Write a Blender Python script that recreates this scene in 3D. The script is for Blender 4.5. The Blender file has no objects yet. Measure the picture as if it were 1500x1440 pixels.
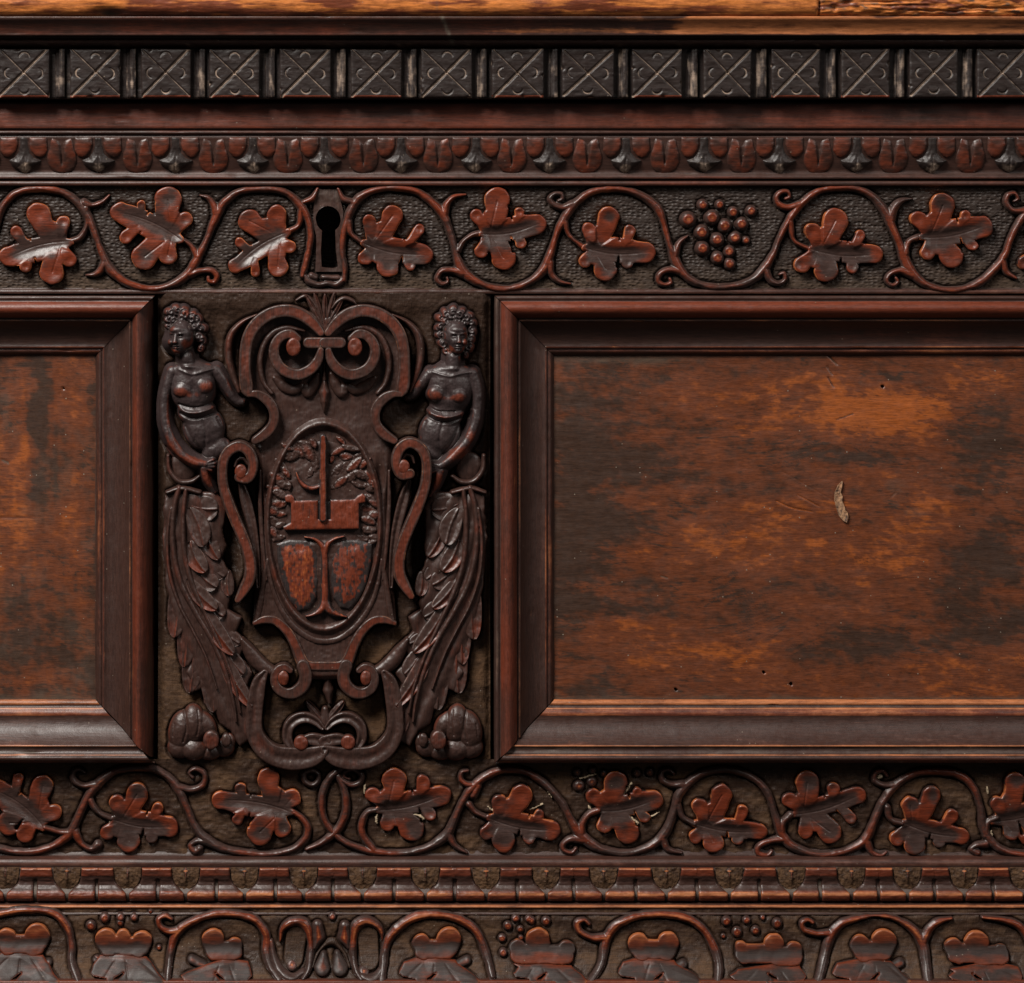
import bpy, math, random
import numpy as np
from math import radians, sin, cos, pi

# ------------------------------------------------------------------ camera, world, lamps, exposure
S = 0.0005            # metres per unit ("u"): 1500 u across the photograph on the plane of the frieze
DIST = 5000.0         # camera distance from that plane in u (2.5 m)
CX, CY = 480.0, 330.0  # where the camera stands, in u (right, down)
ZTOP = 1700.0         # height of row 0 above the floor, in u
sc = bpy.context.scene
col = sc.collection
cam_d = bpy.data.cameras.new('camera')
cam = bpy.data.objects.new('camera', cam_d); col.objects.link(cam)
cam.location = (CX*S, -DIST*S, (ZTOP-CY)*S)
cam.rotation_euler = (radians(90), 0, 0)
cam_d.sensor_width = 36; cam_d.sensor_fit = 'HORIZONTAL'
cam_d.lens = 36*DIST/1500.0
cam_d.shift_x = (750-CX)/1500.0
cam_d.shift_y = -(720-CY)/1500.0
cam_d.clip_end = 50; cam_d.clip_start = 0.05
sc.camera = cam
w = bpy.data.worlds.new('World'); sc.world = w; w.use_nodes = True
w.node_tree.nodes['Background'].inputs[0].default_value = (1.0, 0.95, 0.91, 1)
w.node_tree.nodes['Background'].inputs[1].default_value = 0.04
sc.view_settings.view_transform = 'Standard'; sc.view_settings.look = 'None'
sc.view_settings.exposure = 0.22; sc.view_settings.gamma = 1

def softbox(name, loc, target, sx, sy, watts, color):
    l = bpy.data.lights.new(name, 'AREA'); l.shape = 'RECTANGLE'; l.size = sx; l.size_y = sy
    l.energy = watts; l.color = color
    o = bpy.data.objects.new(name, l); col.objects.link(o); o.location = loc
    import mathutils
    d = mathutils.Vector(target) - mathutils.Vector(loc)
    o.rotation_euler = d.to_track_quat('-Z', 'Y').to_euler()
    return o
ctr = (750*S, 0, (ZTOP-700)*S)
softbox('key_softbox', (ctr[0]-1.25, -1.45, ctr[2]+2.0), ctr, 1.0, 1.0, 128, (1.0, 0.95, 0.89))
softbox('fill_softbox', (ctr[0]+1.75, -1.5, ctr[2]+1.35), ctr, 0.9, 0.9, 15, (1.0, 0.95, 0.90))

# ------------------------------------------------------------------ small numeric helpers
def ss(a, b, x):
    t = np.clip((x-a)/(b-a), 0, 1); return t*t*(3-2*t)
_tab = np.random.RandomState(7).rand(512, 512)
def vnoise(x, y, seed=0):
    x = np.asarray(x, float)+seed*37.17+1000; y = np.asarray(y, float)+seed*91.7+1000
    xi = np.floor(x).astype(int); yi = np.floor(y).astype(int)
    fx = x-xi; fy = y-yi; fx = fx*fx*(3-2*fx); fy = fy*fy*(3-2*fy)
    a = _tab[xi & 511, yi & 511]; b = _tab[(xi+1) & 511, yi & 511]
    c = _tab[xi & 511, (yi+1) & 511]; d = _tab[(xi+1) & 511, (yi+1) & 511]
    return (a*(1-fx)+b*fx)*(1-fy)+(c*(1-fx)+d*fx)*fy - 0.5
def fbm(x, y, seed=0, octs=4):
    r = 0; amp = 1.0; tot = 0
    for i in range(octs):
        r = r+amp*vnoise(x*2**i, y*2**i, seed+i*3); tot += amp; amp *= 0.55
    return r/tot*2
def smax(a, b, k):
    h = np.clip(0.5+0.5*(a-b)/k, 0, 1)
    return b*(1-h)+a*h+k*h*(1-h)
def blur(a, n):
    for ax in (0, 1):
        p = np.pad(a, [(n, n) if i == ax else (0, 0) for i in (0, 1)], mode='edge')
        c = np.cumsum(p, axis=ax)
        c = np.insert(c, 0, 0, axis=ax)
        a = (np.take(c, range(2*n+1, c.shape[ax]), axis=ax)-np.take(c, range(0, c.shape[ax]-2*n-1), axis=ax))/(2*n+1)
    return a
def spline(pts, step=3.0):
    """Catmull-Rom through (x, y, r) points, resampled."""
    P = np.array(pts, float)
    P = np.vstack([2*P[0]-P[1], P, 2*P[-1]-P[-2]])
    out = []
    for i in range(1, len(P)-2):
        p0, p1, p2, p3 = P[i-1], P[i], P[i+1], P[i+2]
        n = max(1, int(np.hypot(*(p2-p1)[:2])/step))
        for k in range(n):
            t = k/n
            out.append(0.5*((2*p1)+(-p0+p2)*t+(2*p0-5*p1+4*p2-p3)*t*t+(-p0+3*p1-3*p2+p3)*t**3))
    out.append(P[-2])
    return np.array(out)

# ------------------------------------------------------------------ mesh writing
def to_world(px, py, h, href):
    k = 1-href/DIST
    return np.stack([(CX+(px-CX)*k)*S, -h*S, (ZTOP-(CY+(py-CY)*k))*S], -1)
def write_mesh(name, co, quads, rgb, mat, parent, smooth=True):
    me = bpy.data.meshes.new(name)
    nv, nf = len(co), len(quads)
    me.vertices.add(nv); me.vertices.foreach_set('co', np.ascontiguousarray(co, dtype=np.float32).ravel())
    me.loops.add(nf*4); me.loops.foreach_set('vertex_index', np.ascontiguousarray(quads, dtype=np.int32).ravel())
    me.polygons.add(nf); me.polygons.foreach_set('loop_start', np.arange(nf, dtype=np.int32)*4)
    me.polygons.foreach_set('loop_total', np.full(nf, 4, dtype=np.int32))
    me.update(calc_edges=True)
    at = me.attributes.new('wood', 'FLOAT_COLOR', 'POINT')
    c4 = np.ones((nv, 4), np.float32); c4[:, :3] = rgb
    at.data.foreach_set('color', c4.ravel())
    me.polygons.foreach_set('use_smooth', np.full(nf, smooth)); me.materials.append(mat)
    me.validate()
    o = bpy.data.objects.new(name, me); col.objects.link(o)
    if parent is not None: o.parent = parent
    return o
REG = []              # outlines recorded so that the ground can be cut down around them
def outline_dist(X, Y):
    D = np.full(X.shape, 12.0)   # only its sign is used
    x0, y0 = X[0, 0], Y[0, 0]; st = X[0, 1]-X[0, 0]
    for gx, gy, gd in REG:
        s2 = gx[0, 1]-gx[0, 0]
        cols = np.where((X[0] >= gx[0, 0]) & (X[0] <= gx[0, -1]))[0]; rows = np.where((Y[:, 0] >= gy[0, 0]) & (Y[:, 0] <= gy[-1, 0]))[0]
        if not len(cols) or not len(rows): continue
        ci = np.clip(((X[0, cols]-gx[0, 0])/s2).round().astype(int), 0, gx.shape[1]-1); ri = np.clip(((Y[rows, 0]-gy[0, 0])/s2).round().astype(int), 0, gx.shape[0]-1)
        sub_ = D[np.ix_(rows, cols)]; D[np.ix_(rows, cols)] = np.minimum(sub_, gd[np.ix_(ri, ci)])
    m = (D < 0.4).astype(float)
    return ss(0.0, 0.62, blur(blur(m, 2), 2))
def sheet(name, parent, X, Y, Z, rgb, mat, href, keep=None, base=None, dvals=None):
    """Height field -> mesh. keep: vertex mask (cells touching it are kept); base: skirt depth."""
    ny, nx = X.shape
    idx = np.arange(ny*nx).reshape(ny, nx)
    if keep is None: cells = np.ones((ny-1, nx-1), bool)
    else: cells = keep[:-1, :-1] | keep[1:, :-1] | keep[:-1, 1:] | keep[1:, 1:]
    if dvals is not None:
        REG.append((X, Y, dvals))
        gy, gx = np.gradient(dvals, Y[1, 0]-Y[0, 0], X[0, 1]-X[0, 0])
        gl = np.maximum(np.hypot(gx, gy), 0.3)
        m = dvals > 0
        st = np.where(m, np.clip(dvals, 0, 2.5)/gl, 0)
        X = X-st*gx/gl; Y = Y-st*gy/gl
    q = np.stack([idx[:-1, :-1], idx[1:, :-1], idx[1:, 1:], idx[:-1, 1:]], -1)[cells]
    co = to_world(X.ravel(), Y.ravel(), Z.ravel(), href)
    rgb = rgb.reshape(-1, 3)
    if base is not None:
        c = np.pad(cells, 1)
        segs = []
        # boundary edges, oriented
        up = c[1:-1, 1:-1] & ~c[:-2, 1:-1]; segs.append(np.stack([idx[:-1, 1:], idx[:-1, :-1]], -1)[up])
        dn = c[1:-1, 1:-1] & ~c[2:, 1:-1]; segs.append(np.stack([idx[1:, :-1], idx[1:, 1:]], -1)[dn])
        lf = c[1:-1, 1:-1] & ~c[1:-1, :-2]; segs.append(np.stack([idx[:-1, :-1], idx[1:, :-1]], -1)[lf])
        rt = c[1:-1, 1:-1] & ~c[1:-1, 2:]; segs.append(np.stack([idx[1:, 1:], idx[:-1, 1:]], -1)[rt])
        E = np.concatenate(segs)
        u, inv = np.unique(E, return_inverse=True); inv = inv.reshape(E.shape)
        n0 = len(co)
        topc = co[u]
        bz = base.ravel()[u] if isinstance(base, np.ndarray) else np.full(len(u), float(base))
        botc = topc.copy(); botc[:, 1] = -bz*S
        rg = rgb[u].copy(); rg2 = rg.copy(); rg[:, 0] *= 0.5; rg2[:, 0] *= 0.0; rg2[:, 2] = np.maximum(rg2[:, 2], 0.35)  # side walls lose red and gain dust toward the foot, painting crevice shade
        co = np.concatenate([co, topc, botc]); rgb = np.concatenate([rgb, rg, rg2])
        a = n0+inv[:, 0]; b = n0+inv[:, 1]; m = len(u)
        q = np.concatenate([q, np.stack([a, a+m, b+m, b], -1)])
    used = np.unique(q); remap = np.full(len(co), -1); remap[used] = np.arange(len(used))
    return write_mesh(name, co[used], remap[q], rgb[used], mat, parent)
def grid(x0, y0, x1, y1, step):
    xs = np.arange(x0, x1+step*0.5, step); ys = np.arange(y0, y1+step*0.5, step)
    return np.meshgrid(xs, ys)

# ------------------------------------------------------------------ 2-D shape fields
class Field:
    """Union of tapered strokes on a grid: d (negative inside), r = local half width, e = depth inside."""
    def __init__(s, X, Y):
        s.X, s.Y = X, Y; s.x0, s.y0 = X[0, 0], Y[0, 0]; s.st = X[0, 1]-X[0, 0]
        s.d = np.full(X.shape, 30.0); s.r = np.ones(X.shape)
    def cap(s, x0, y0, r0, x1, y1, r1, k=0.0):
        pad = max(r0, r1)+8
        i0 = max(0, int((min(x0, x1)-pad-s.x0)/s.st)); i1 = min(s.X.shape[1], int((max(x0, x1)+pad-s.x0)/s.st)+2)
        j0 = max(0, int((min(y0, y1)-pad-s.y0)/s.st)); j1 = min(s.X.shape[0], int((max(y0, y1)+pad-s.y0)/s.st)+2)
        if i1 <= i0 or j1 <= j0: return
        X = s.X[j0:j1, i0:i1]; Y = s.Y[j0:j1, i0:i1]
        dx, dy = x1-x0, y1-y0; L = dx*dx+dy*dy+1e-9
        t = np.clip(((X-x0)*dx+(Y-y0)*dy)/L, 0, 1)
        rr = r0+(r1-r0)*t
        d = np.hypot(X-x0-t*dx, Y-y0-t*dy)-rr
        D = s.d[j0:j1, i0:i1]; R = s.r[j0:j1, i0:i1]
        m = d < D
        R[m] = rr[m]
        if k: s.d[j0:j1, i0:i1] = -smax(-d, -D, k)
        else: D[m] = d[m]
    def stroke(s, pts, step=3.0):
        P = spline(pts, step)
        for a, b in zip(P[:-1], P[1:]): s.cap(a[0], a[1], max(a[2], 0.4), b[0], b[1], max(b[2], 0.4))
    def poly(s, pts):
        """closed polygon; exact signed distance"""
        P = np.array(pts, float); Q = np.roll(P, -1, 0)
        d = np.full(s.X.shape, 1e9); ins = np.zeros(s.X.shape, bool)
        for (ax, ay), (bx, by) in zip(P, Q):
            dx, dy = bx-ax, by-ay; L = dx*dx+dy*dy+1e-9
            t = np.clip(((s.X-ax)*dx+(s.Y-ay)*dy)/L, 0, 1)
            d = np.minimum(d, np.hypot(s.X-ax-t*dx, s.Y-ay-t*dy))
            c = ((ay > s.Y) != (by > s.Y)) & (s.X < (bx-ax)*(s.Y-ay)/((by-ay) if by != ay else 1e-9)+ax)
            ins ^= c
        d = np.where(ins, -d, d)
        m = d < s.d; s.d[m] = d[m]; s.r[m] = 10
def bbox_of(pts, pad):
    P = np.array([p[:2] for p in pts], float); r = max([p[2] if len(p) > 2 else 0 for p in pts])+pad
    return P[:, 0].min()-r, P[:, 1].min()-r, P[:, 0].max()+r, P[:, 1].max()+r
def rgb_of(X, R=0.0, G=0.0, B=0.0):
    o = np.zeros(X.shape+(3,)); o[..., 0] = R; o[..., 1] = G; o[..., 2] = B; return o
def w3(pts, r):   # add radius to 2-tuples
    return [(p[0], p[1], p[2] if len(p) > 2 else r) for p in pts]

# ------------------------------------------------------------------ materials
def aged_wood(name, dark=(0.020, 0.0135, 0.0125), red=(0.115, 0.026, 0.012), pale=(0.30, 0.105, 0.038),
              grime=(0.075, 0.058, 0.042), grain=(1, 12, 12), rough=(0.36, 0.42), bump=0.25, punch=0.0,
              fibre=0.0, seed=0.0, rag=0.55, coat=0.0, speck=0.5, soft=0.0, gvar=0.9, spec=0.45, pores=0.45):
    m = bpy.data.materials.new(name); m.use_nodes = True
    nt = m.node_tree; N = nt.nodes; L = nt.links
    bs = N['Principled BSDF']
    tc = N.new('ShaderNodeTexCoord')
    off = N.new('ShaderNodeMapping'); off.inputs['Location'].default_value = (seed*1.7, seed*0.3, seed*2.3)
    L.new(tc.outputs['Object'], off.inputs[0])
    oi = N.new('ShaderNodeObjectInfo')
    ofs = N.new('ShaderNodeVectorMath'); ofs.operation = 'ADD'
    sc1 = N.new('ShaderNodeVectorMath'); sc1.operation = 'SCALE'; sc1.inputs[3].default_value = 0.0
    L.new(oi.outputs['Location'], ofs.inputs[1]); L.new(off.outputs[0], ofs.inputs[0])
    P = ofs.outputs[0]
    def noise(scale, det=4, vec=None, sc3=None, rgh=0.6, dist=0.0):
        n = N.new('ShaderNodeTexNoise'); n.inputs['Scale'].default_value = scale; n.inputs['Detail'].default_value = det
        n.inputs['Roughness'].default_value = rgh; n.inputs['Distortion'].default_value = dist
        v = vec or P
        if sc3:
            mp = N.new('ShaderNodeMapping'); mp.inputs['Scale'].default_value = sc3; L.new(v, mp.inputs[0]); v = mp.outputs[0]
        L.new(v, n.inputs['Vector']); return n.outputs[0]
    def math_(op, a, b=None, c=None, clamp=False):
        n = N.new('ShaderNodeMath'); n.operation = op; n.use_clamp = clamp
        for i, v in enumerate((a, b, c)):
            if v is None: continue
            if isinstance(v, (int, float)): n.inputs[i].default_value = v
            else: L.new(v, n.inputs[i])
        return n.outputs[0]
    def mix(f, a, b):
        n = N.new('ShaderNodeMix'); n.data_type = 'RGBA'
        if isinstance(f, (int, float)): n.inputs[0].default_value = f
        else: L.new(f, n.inputs[0])
        for i, v in ((6, a), (7, b)):
            if isinstance(v, tuple): n.inputs[i].default_value = (*v, 1)
            else: L.new(v, n.inputs[i])
        return n.outputs[2]
    def step(x, a, b):
        n = N.new('ShaderNodeMapRange'); n.interpolation_type = 'SMOOTHSTEP'
        L.new(x, n.inputs[0]); n.inputs[1].default_value = a; n.inputs[2].default_value = b
        return n.outputs[0]
    at = N.new('ShaderNodeAttribute'); at.attribute_name = 'wood'
    sp = N.new('ShaderNodeSeparateColor'); L.new(at.outputs['Color'], sp.inputs[0])
    g = noise(38, 6, sc3=grain, rgh=0.65)                    # long grain
    blot = noise(26, 5, rgh=0.6, dist=0.4)                   # blotches ~4 cm
    fine = noise(210, 4, rgh=0.7)
    tiny = noise(900, 2, rgh=0.6)
    n1 = math_('SUBTRACT', math_('ADD', math_('MULTIPLY', g, 0.9), math_('ADD', math_('MULTIPLY', blot, 0.8), math_('MULTIPLY', fine, 0.5))), 1.1)
    def mask(ch, lo, hi):
        return step(math_('ADD', sp.outputs[ch], math_('MULTIPLY', n1, rag)), lo-soft, hi+soft)
    mR, mG, mB = mask(0, 0.32, 0.80), mask(1, 0.38, 0.82), mask(2, 0.35, 0.95)
    gs = noise(60, 5, sc3=tuple(0.5*q for q in grain), rgh=0.75, dist=0.6)
    var = math_('ADD', 1-0.5*gvar-0.16, math_('MULTIPLY', math_('ADD', math_('MULTIPLY', g, 0.45), math_('MULTIPLY', gs, 0.85)), gvar))
    gmax = max(grain); pore = noise(150, 4, sc3=tuple(11.0 if q == gmax else 0.9 for q in grain), rgh=0.75, dist=0.3)
    var = math_('MULTIPLY', var, math_('ADD', 1-pores*0.55, math_('MULTIPLY', step(pore, 0.36, 0.60), pores)))
    c = mix(mR, dark, red); c = mix(mG, c, pale); c = mix(mB, c, grime)
    vm = N.new('ShaderNodeVectorMath'); vm.operation = 'SCALE'; L.new(c, vm.inputs[0]); L.new(var, vm.inputs[3])
    # dust specks
    vo = N.new('ShaderNodeTexVoronoi'); vo.inputs['Scale'].default_value = 230; L.new(P, vo.inputs['Vector'])
    sel = N.new('ShaderNodeSeparateColor'); L.new(vo.outputs['Color'], sel.inputs[0])
    sm = math_('MULTIPLY', math_('LESS_THAN', vo.outputs['Distance'], 0.11), math_('GREATER_THAN', sel.outputs[0], 0.93))
    c2 = mix(math_('MULTIPLY', sm, speck), vm.outputs[0], (0.22, 0.18, 0.14))
    L.new(c2, bs.inputs['Base Color'])
    r = math_('ADD', math_('MULTIPLY', mR, rough[1]-rough[0]), rough[0])
    r = math_('ADD', r, math_('MULTIPLY', mB, 0.30))
    r = math_('ADD', r, math_('MULTIPLY', math_('SUBTRACT', fine, 0.5), 0.35))
    r = math_('ADD', r, math_('MULTIPLY', math_('SUBTRACT', blot, 0.5), 0.25), clamp=True)
    L.new(r, bs.inputs['Roughness'])
    bs.inputs['Specular IOR Level'].default_value = spec
    if coat: bs.inputs['Coat Weight'].default_value = coat; bs.inputs['Coat Roughness'].default_value = 0.25
    h = math_('ADD', math_('MULTIPLY', g, 0.55), math_('ADD', math_('MULTIPLY', fine, 0.5), math_('MULTIPLY', tiny, 0.12)))
    if punch:
        mp = N.new('ShaderNodeMapping'); mp.inputs['Scale'].default_value = (0.62, 1, 1); L.new(P, mp.inputs[0])
        v2 = N.new('ShaderNodeTexVoronoi'); v2.inputs['Scale'].default_value = 430; v2.inputs['Randomness'].default_value = 0.55
        L.new(mp.outputs[0], v2.inputs['Vector'])
        h = math_('ADD', h, math_('MULTIPLY', step(v2.outputs['Distance'], 0.1, 0.62), punch))
    if fibre:
        fb = noise(330, 3, sc3=(1.0, 1, 0.22), rgh=0.7, dist=1.2)
        h = math_('ADD', h, math_('MULTIPLY', fb, fibre))
    bp = N.new('ShaderNodeBump'); bp.inputs['Strength'].default_value = bump; bp.inputs['Distance'].default_value = 0.0012
    L.new(h, bp.inputs['Height']); L.new(bp.outputs[0], bs.inputs['Normal'])
    return m
M_mould = aged_wood('dark_moulding_wood', dark=(0.033, 0.0145, 0.0105), red=(0.095, 0.0190, 0.0075), grain=(1, 14, 14), seed=1, rag=0.75, soft=0.12, rough=(.42, .42), gvar=1.2)
M_mouldv = aged_wood('dark_moulding_wood_upright', dark=(0.033, 0.0145, 0.0105), red=(0.090, 0.018, 0.0075), grain=(14, 14, 1), seed=2, rag=0.75, soft=0.12, rough=(.42, .42), gvar=1.2)
M_lid = aged_wood('orange_lid_wood', pale=(0.45, 0.145, 0.034), grain=(1, 10, 10), seed=3, rough=(0.42, 0.45), dark=(0.05, 0.02, 0.012), red=(0.12, 0.03, 0.012), rag=0.9, soft=0.1, gvar=1.4)
M_dentil = aged_wood('black_dentil_wood', grain=(1, 9, 9), seed=4, bump=0.4, dark=(0.0165, 0.0105, 0.009), grime=(0.25, 0.18, 0.135), rough=(0.46, 0.46), spec=.32)
M_relief = aged_wood('red_carving_wood', dark=(0.030, 0.0160, 0.0130), red=(0.092, 0.0160, 0.0056), pale=(0.26, 0.075, 0.025), grain=(1, 16, 16), seed=5, spec=.4, rough=(0.38, 0.38), rag=0.7, soft=0.10, gvar=2.0, bump=.2)
M_ground = aged_wood('punched_ground_wood', dark=(0.021, 0.0125, 0.0090), punch=1.3, bump=0.5, seed=6, spec=.3, grime=(0.042, 0.025, 0.015), rough=(0.56, 0.56))
M_rough = aged_wood('chiselled_ground_wood', dark=(0.028, 0.0145, 0.0090), fibre=1.2, bump=0.5, seed=7, spec=.22, grime=(0.078, 0.040, 0.0190), rough=(0.5, 0.55))
M_cart = aged_wood('dark_polished_carving_wood', dark=(0.034, 0.0155, 0.0115), red=(0.090, 0.018, 0.0078), seed=8, grain=(9, 9, 1), rough=(0.43, 0.43), rag=0.8, soft=0.12, bump=0.25)
M_panel = aged_wood('walnut_panel_wood', pores=0.55, dark=(0.037, 0.0175, 0.0105), red=(0.105, 0.029, 0.0105), pale=(0.235, 0.060, 0.0115), grime=(0.062, 0.038, 0.022), grain=(1.4, 9, 9), seed=9, rough=(0.44, 0.44), bump=0.12, rag=0.35, speck=0.8, soft=0.16, gvar=0.65)

chest = bpy.data.objects.new('carved_chest', None); col.objects.link(chest)
chest['label'] = 'dark antique carved wooden chest front with keyhole, coat of arms and two plain panels'
chest['category'] = 'chest'
chest.location = (0, 0, 0)
XA, XB = -140, 1640      # how far the long mouldings run past both edges of the picture
# ------------------------------------------------------------------ swept mouldings
def prof(*segs):
    """segs: ('l', u, h, R,G,B) straight to; ('b', u, h, bulge, R,G,B) arc to (bulge>0 convex). First is a start."""
    pts = []
    for s_ in segs:
        if s_[0] == 's': pts.append((s_[1], s_[2], *s_[3:6]))
        elif s_[0] == 'l':
            u0, h0 = pts[-1][:2]; n = max(1, int(np.hypot(s_[1]-u0, s_[2]-h0)/3))
            for k in range(1, n+1):
                t = k/n; pts.append((u0+(s_[1]-u0)*t, h0+(s_[2]-h0)*t, *s_[3:6]))
        else:
            u0, h0 = pts[-1][:2]; u1, h1, bu = s_[1:4]; n = 9
            for k in range(1, n+1):
                t = k/n; pts.append((u0+(u1-u0)*t, h0+(h1-h0)*t+bu*4*t*(1-t), *s_[4:7]))
    return np.array(pts, float)
def sweep(name, parent, P, v0, v1, mat, axis='x', u0=0.0, sgn=1, href=0, m0=0.0, m1=0.0, wob=0.35, seed=0, wear=1.0, step=5, flip=False, redk=1.0):
    n = int((v1-v0)/step)+2; t = np.linspace(0, 1, n)[None, :]
    U = np.repeat(P[:, 0:1], n, 1); H = np.repeat(P[:, 1:2], n, 1)
    V = (v0+m0*U)*(1-t)+(v1-m1*U)*t
    H = H+wob*(fbm(V/90, U/25, seed, 3)*1.6+fbm(V/14, U/9, seed+5, 2)*0.5)
    rgb = np.repeat(P[:, None, 2:5], n, 1).copy(); rgb[..., 1] *= wear; rgb[..., 0] *= redk
    bl = fbm(V/130, U/30, seed+9, 3)[..., None]
    rgb = rgb+bl*0.30*(rgb > 0.02)
    rn = np.random.RandomState(seed+900)
    for _ in range(int((v1-v0)/45)):                        # dents and nicks of use
        cv, cu = v0+rn.rand()*(v1-v0), P[0, 0]+rn.rand()*(P[-1, 0]-P[0, 0]); a_, b_ = 3+rn.rand()*9, 0.8+rn.rand()*1.8
        k = np.exp(-((V-cv)/a_)**2-((U-cu)/b_)**2); H = H-k*(0.6+1.6*rn.rand()); rgb[..., int(rn.rand() > .5)+1] += k*(rn.rand()*.5)
    if axis == 'x': X, Y = V, u0+sgn*U
    else: X, Y = u0+sgn*U, V
    co = to_world(X.ravel(), Y.ravel(), H.ravel(), href)
    ny, nx = U.shape; idx = np.arange(ny*nx).reshape(ny, nx)
    q = np.stack([idx[:-1, :-1], idx[1:, :-1], idx[1:, 1:], idx[:-1, 1:]], -1).reshape(-1, 4)
    if (axis == 'x') != (sgn > 0): q = q[:, ::-1]
    return write_mesh(name, co, q, np.clip(rgb.reshape(-1, 3), 0, 1), mat, parent)
def lump(x, y, cx, cy, rx, ry, a=1.0):
    return a*np.exp(-((x-cx)/rx)**2-((y-cy)/ry)**2)

# ---- carcass behind everything (closed box) and the lid board
def box(name, parent, x0, x1, y0, y1, h0, h1, mat, rgb=(0, 0, 0), href=0):
    c = np.array([(x, y, h) for h in (h0, h1) for y in (y0, y1) for x in (x0, x1)], float)
    co = to_world(c[:, 0], c[:, 1], c[:, 2], href)
    q = np.array([(4, 6, 7, 5), (0, 1, 3, 2), (0, 4, 5, 1), (2, 3, 7, 6), (0, 2, 6, 4), (1, 5, 7, 3)])
    return write_mesh(name, co, q, np.tile(rgb, (8, 1)), mat, parent, smooth=False)
carcass = box('carcass', chest, XA, XB, 146, 1600, -900, -62, M_mould)

lid = bpy.data.objects.new('lid', None); col.objects.link(lid); lid.parent = chest
# lid board: rounded orange worn edge, broken and cracked on the right
xs = np.arange(XA, XB, 2.5)
pu = np.array([(-60, 40), (-58, 60), (-50, 76), (-40, 84), (-28, 87), (-16, 89), (-8, 90.5), (0, 91.5), (6, 91), (12, 89.5), (17, 87), (21, 83.5), (23.5, 79), (24.6, 70), (24.8, 50)], float)
tt = np.linspace(0, len(pu)-1, 70); U = np.interp(tt, range(len(pu)), pu[:, 0]); H0 = np.interp(tt, range(len(pu)), pu[:, 1])
X, U2 = np.meshgrid(xs, U); H = np.repeat(H0[:, None], len(xs), 1)
brk = ss(1197, 1201, X)                                        # a joint at x = 1199, right of it the edge is cracked
H = H+fbm(X/60, U2/14, 3, 4)*1.6+brk*(fbm(X/16, U2/5, 4, 4)*3.2-1.0)-6*np.exp(-((X-1200+3*vnoise(U2/5, U2*0, 4))/1.8)**2)
for cx, cy, rx, ry, a in ((1240, 4, 9, 2.5, 5), (1222, 14, 4, 6, 5), (1330, 8, 50, 1.6, 4), (1390, 16, 40, 1.5, 4), (1300, 3, 30, 1.5, 4), (1450, 12, 40, 1.5, 3.5), (1420, 12, 8, 4, 3.5), (1275, 19, 12, 3, 3), (1232, 22, 10, 2, 4)):
    H -= lump(X, U2+1.5*vnoise(X/12, U2*0, 8), cx, cy, rx, ry, a)
dr = 6*vnoise(X/70, U2*0, 17)
H -= 9*lump(X, U2, 160, 20, 22, 7)*(U2 > 10)
G = 0.80+0.45*fbm(X/35, U2/6, 23, 4); B = np.zeros_like(X); R = np.ones_like(X)
darkband = fbm(X/90, U2/11, 21, 4)
G -= 0.75*ss(0.05, 0.45, darkband)*(1-ss(900, 1100, X)*0.8)
G -= 0.55*lump(X, U2, 200, 17, 75, 6)+0.5*lump(X, U2, 380, 17, 60, 6)+0.5*lump(X, U2, 570, 18, 50, 5)+0.5*lump(X, U2, 790, 6, 18, 9)
G -= 0.7*brk*ss(0.1, 0.4, fbm(X/22, U2/6, 31, 3)); B += brk*0.7*ss(0.15, 0.4, fbm(X/16, U2/5, 41, 3))
B += 0.8*lump(X, U2, 160, 19, 22, 8); B += 0.6*lump(X, U2, 640, 10, 5, 14)
G -= 0.12*ss(900, 0, X)
co = to_world(X.ravel(), U2.ravel(), H.ravel(), 85)
ny, nx = X.shape; idx = np.arange(ny*nx).reshape(ny, nx)
q = np.stack([idx[:-1, :-1], idx[1:, :-1], idx[1:, 1:], idx[:-1, 1:]], -1).reshape(-1, 4)
write_mesh('lid_board_edge', co, q, np.clip(np.stack([R, G, B], -1).reshape(-1, 3), 0, 1), M_lid, lid)
box('lid_board', lid, XA, XB, -58, 24, -940, 39, M_lid, (1, 0.6, 0), 85)

# cavetto and bead under the board
P = prof(('s', 22, 40, 0, 0, 0), ('l', 24.9, 83, 0.1, 0, 0.1), ('l', 27, 84, 0.3, 0, 0), ('l', 30, 82, 0.25, 0, 0), ('b', 50, 70, -2.5, 0.42, 0.06, 0.05), ('l', 52, 70.3, 0.2, 0.1, 0),
         ('l', 54, 56, 0, 0, 0.2), ('l', 56, 56, 0, 0, 0.2), ('b', 64.5, 54, 4, 0.15, 0.0, 0.1), ('l', 66, 50, 0, 0, 0.1), ('l', 69, 40, 0, 0, 0), ('l', 70, 20, 0, 0, 0))
o = sweep('lid_moulding', lid, P, XA, XB, M_mould, href=65, seed=11)
# the right half of this moulding is worn to orange
me = o.data; n = len(me.vertices); c = np.empty(n*3, np.float32); me.vertices.foreach_get('co', c); c = c.reshape(-1, 3)
px = c[:, 0]/S; row = ZTOP-c[:, 2]/S
a = np.empty(n*4, np.float32); me.attributes['wood'].data.foreach_get('color', a); a = a.reshape(-1, 4)
a[:, 1] += ss(960, 1000, px+18*fbm(px/20, row/4, 9, 3))*ss(24, 28, row)*(1-ss(50, 56, row))*(0.85-0.5*ss(1195, 1202, px)*ss(34, 26, row)-0.35*ss(0.1, 0.3, fbm(px/50, row/8, 2, 3)))
a[:, 1] += 0.55*ss(640, 760, px)*np.exp(-((row-50)/3.0)**2)+0.35*ss(600, 900, px)*ss(0.0, 0.3, fbm(px/60, row/6, 5, 3))*(row < 54)
a[:, 2] += 0.9*np.exp(-((px-(640+(row-20)*0.45))/4.5)**2)*(row < 70)
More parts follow.
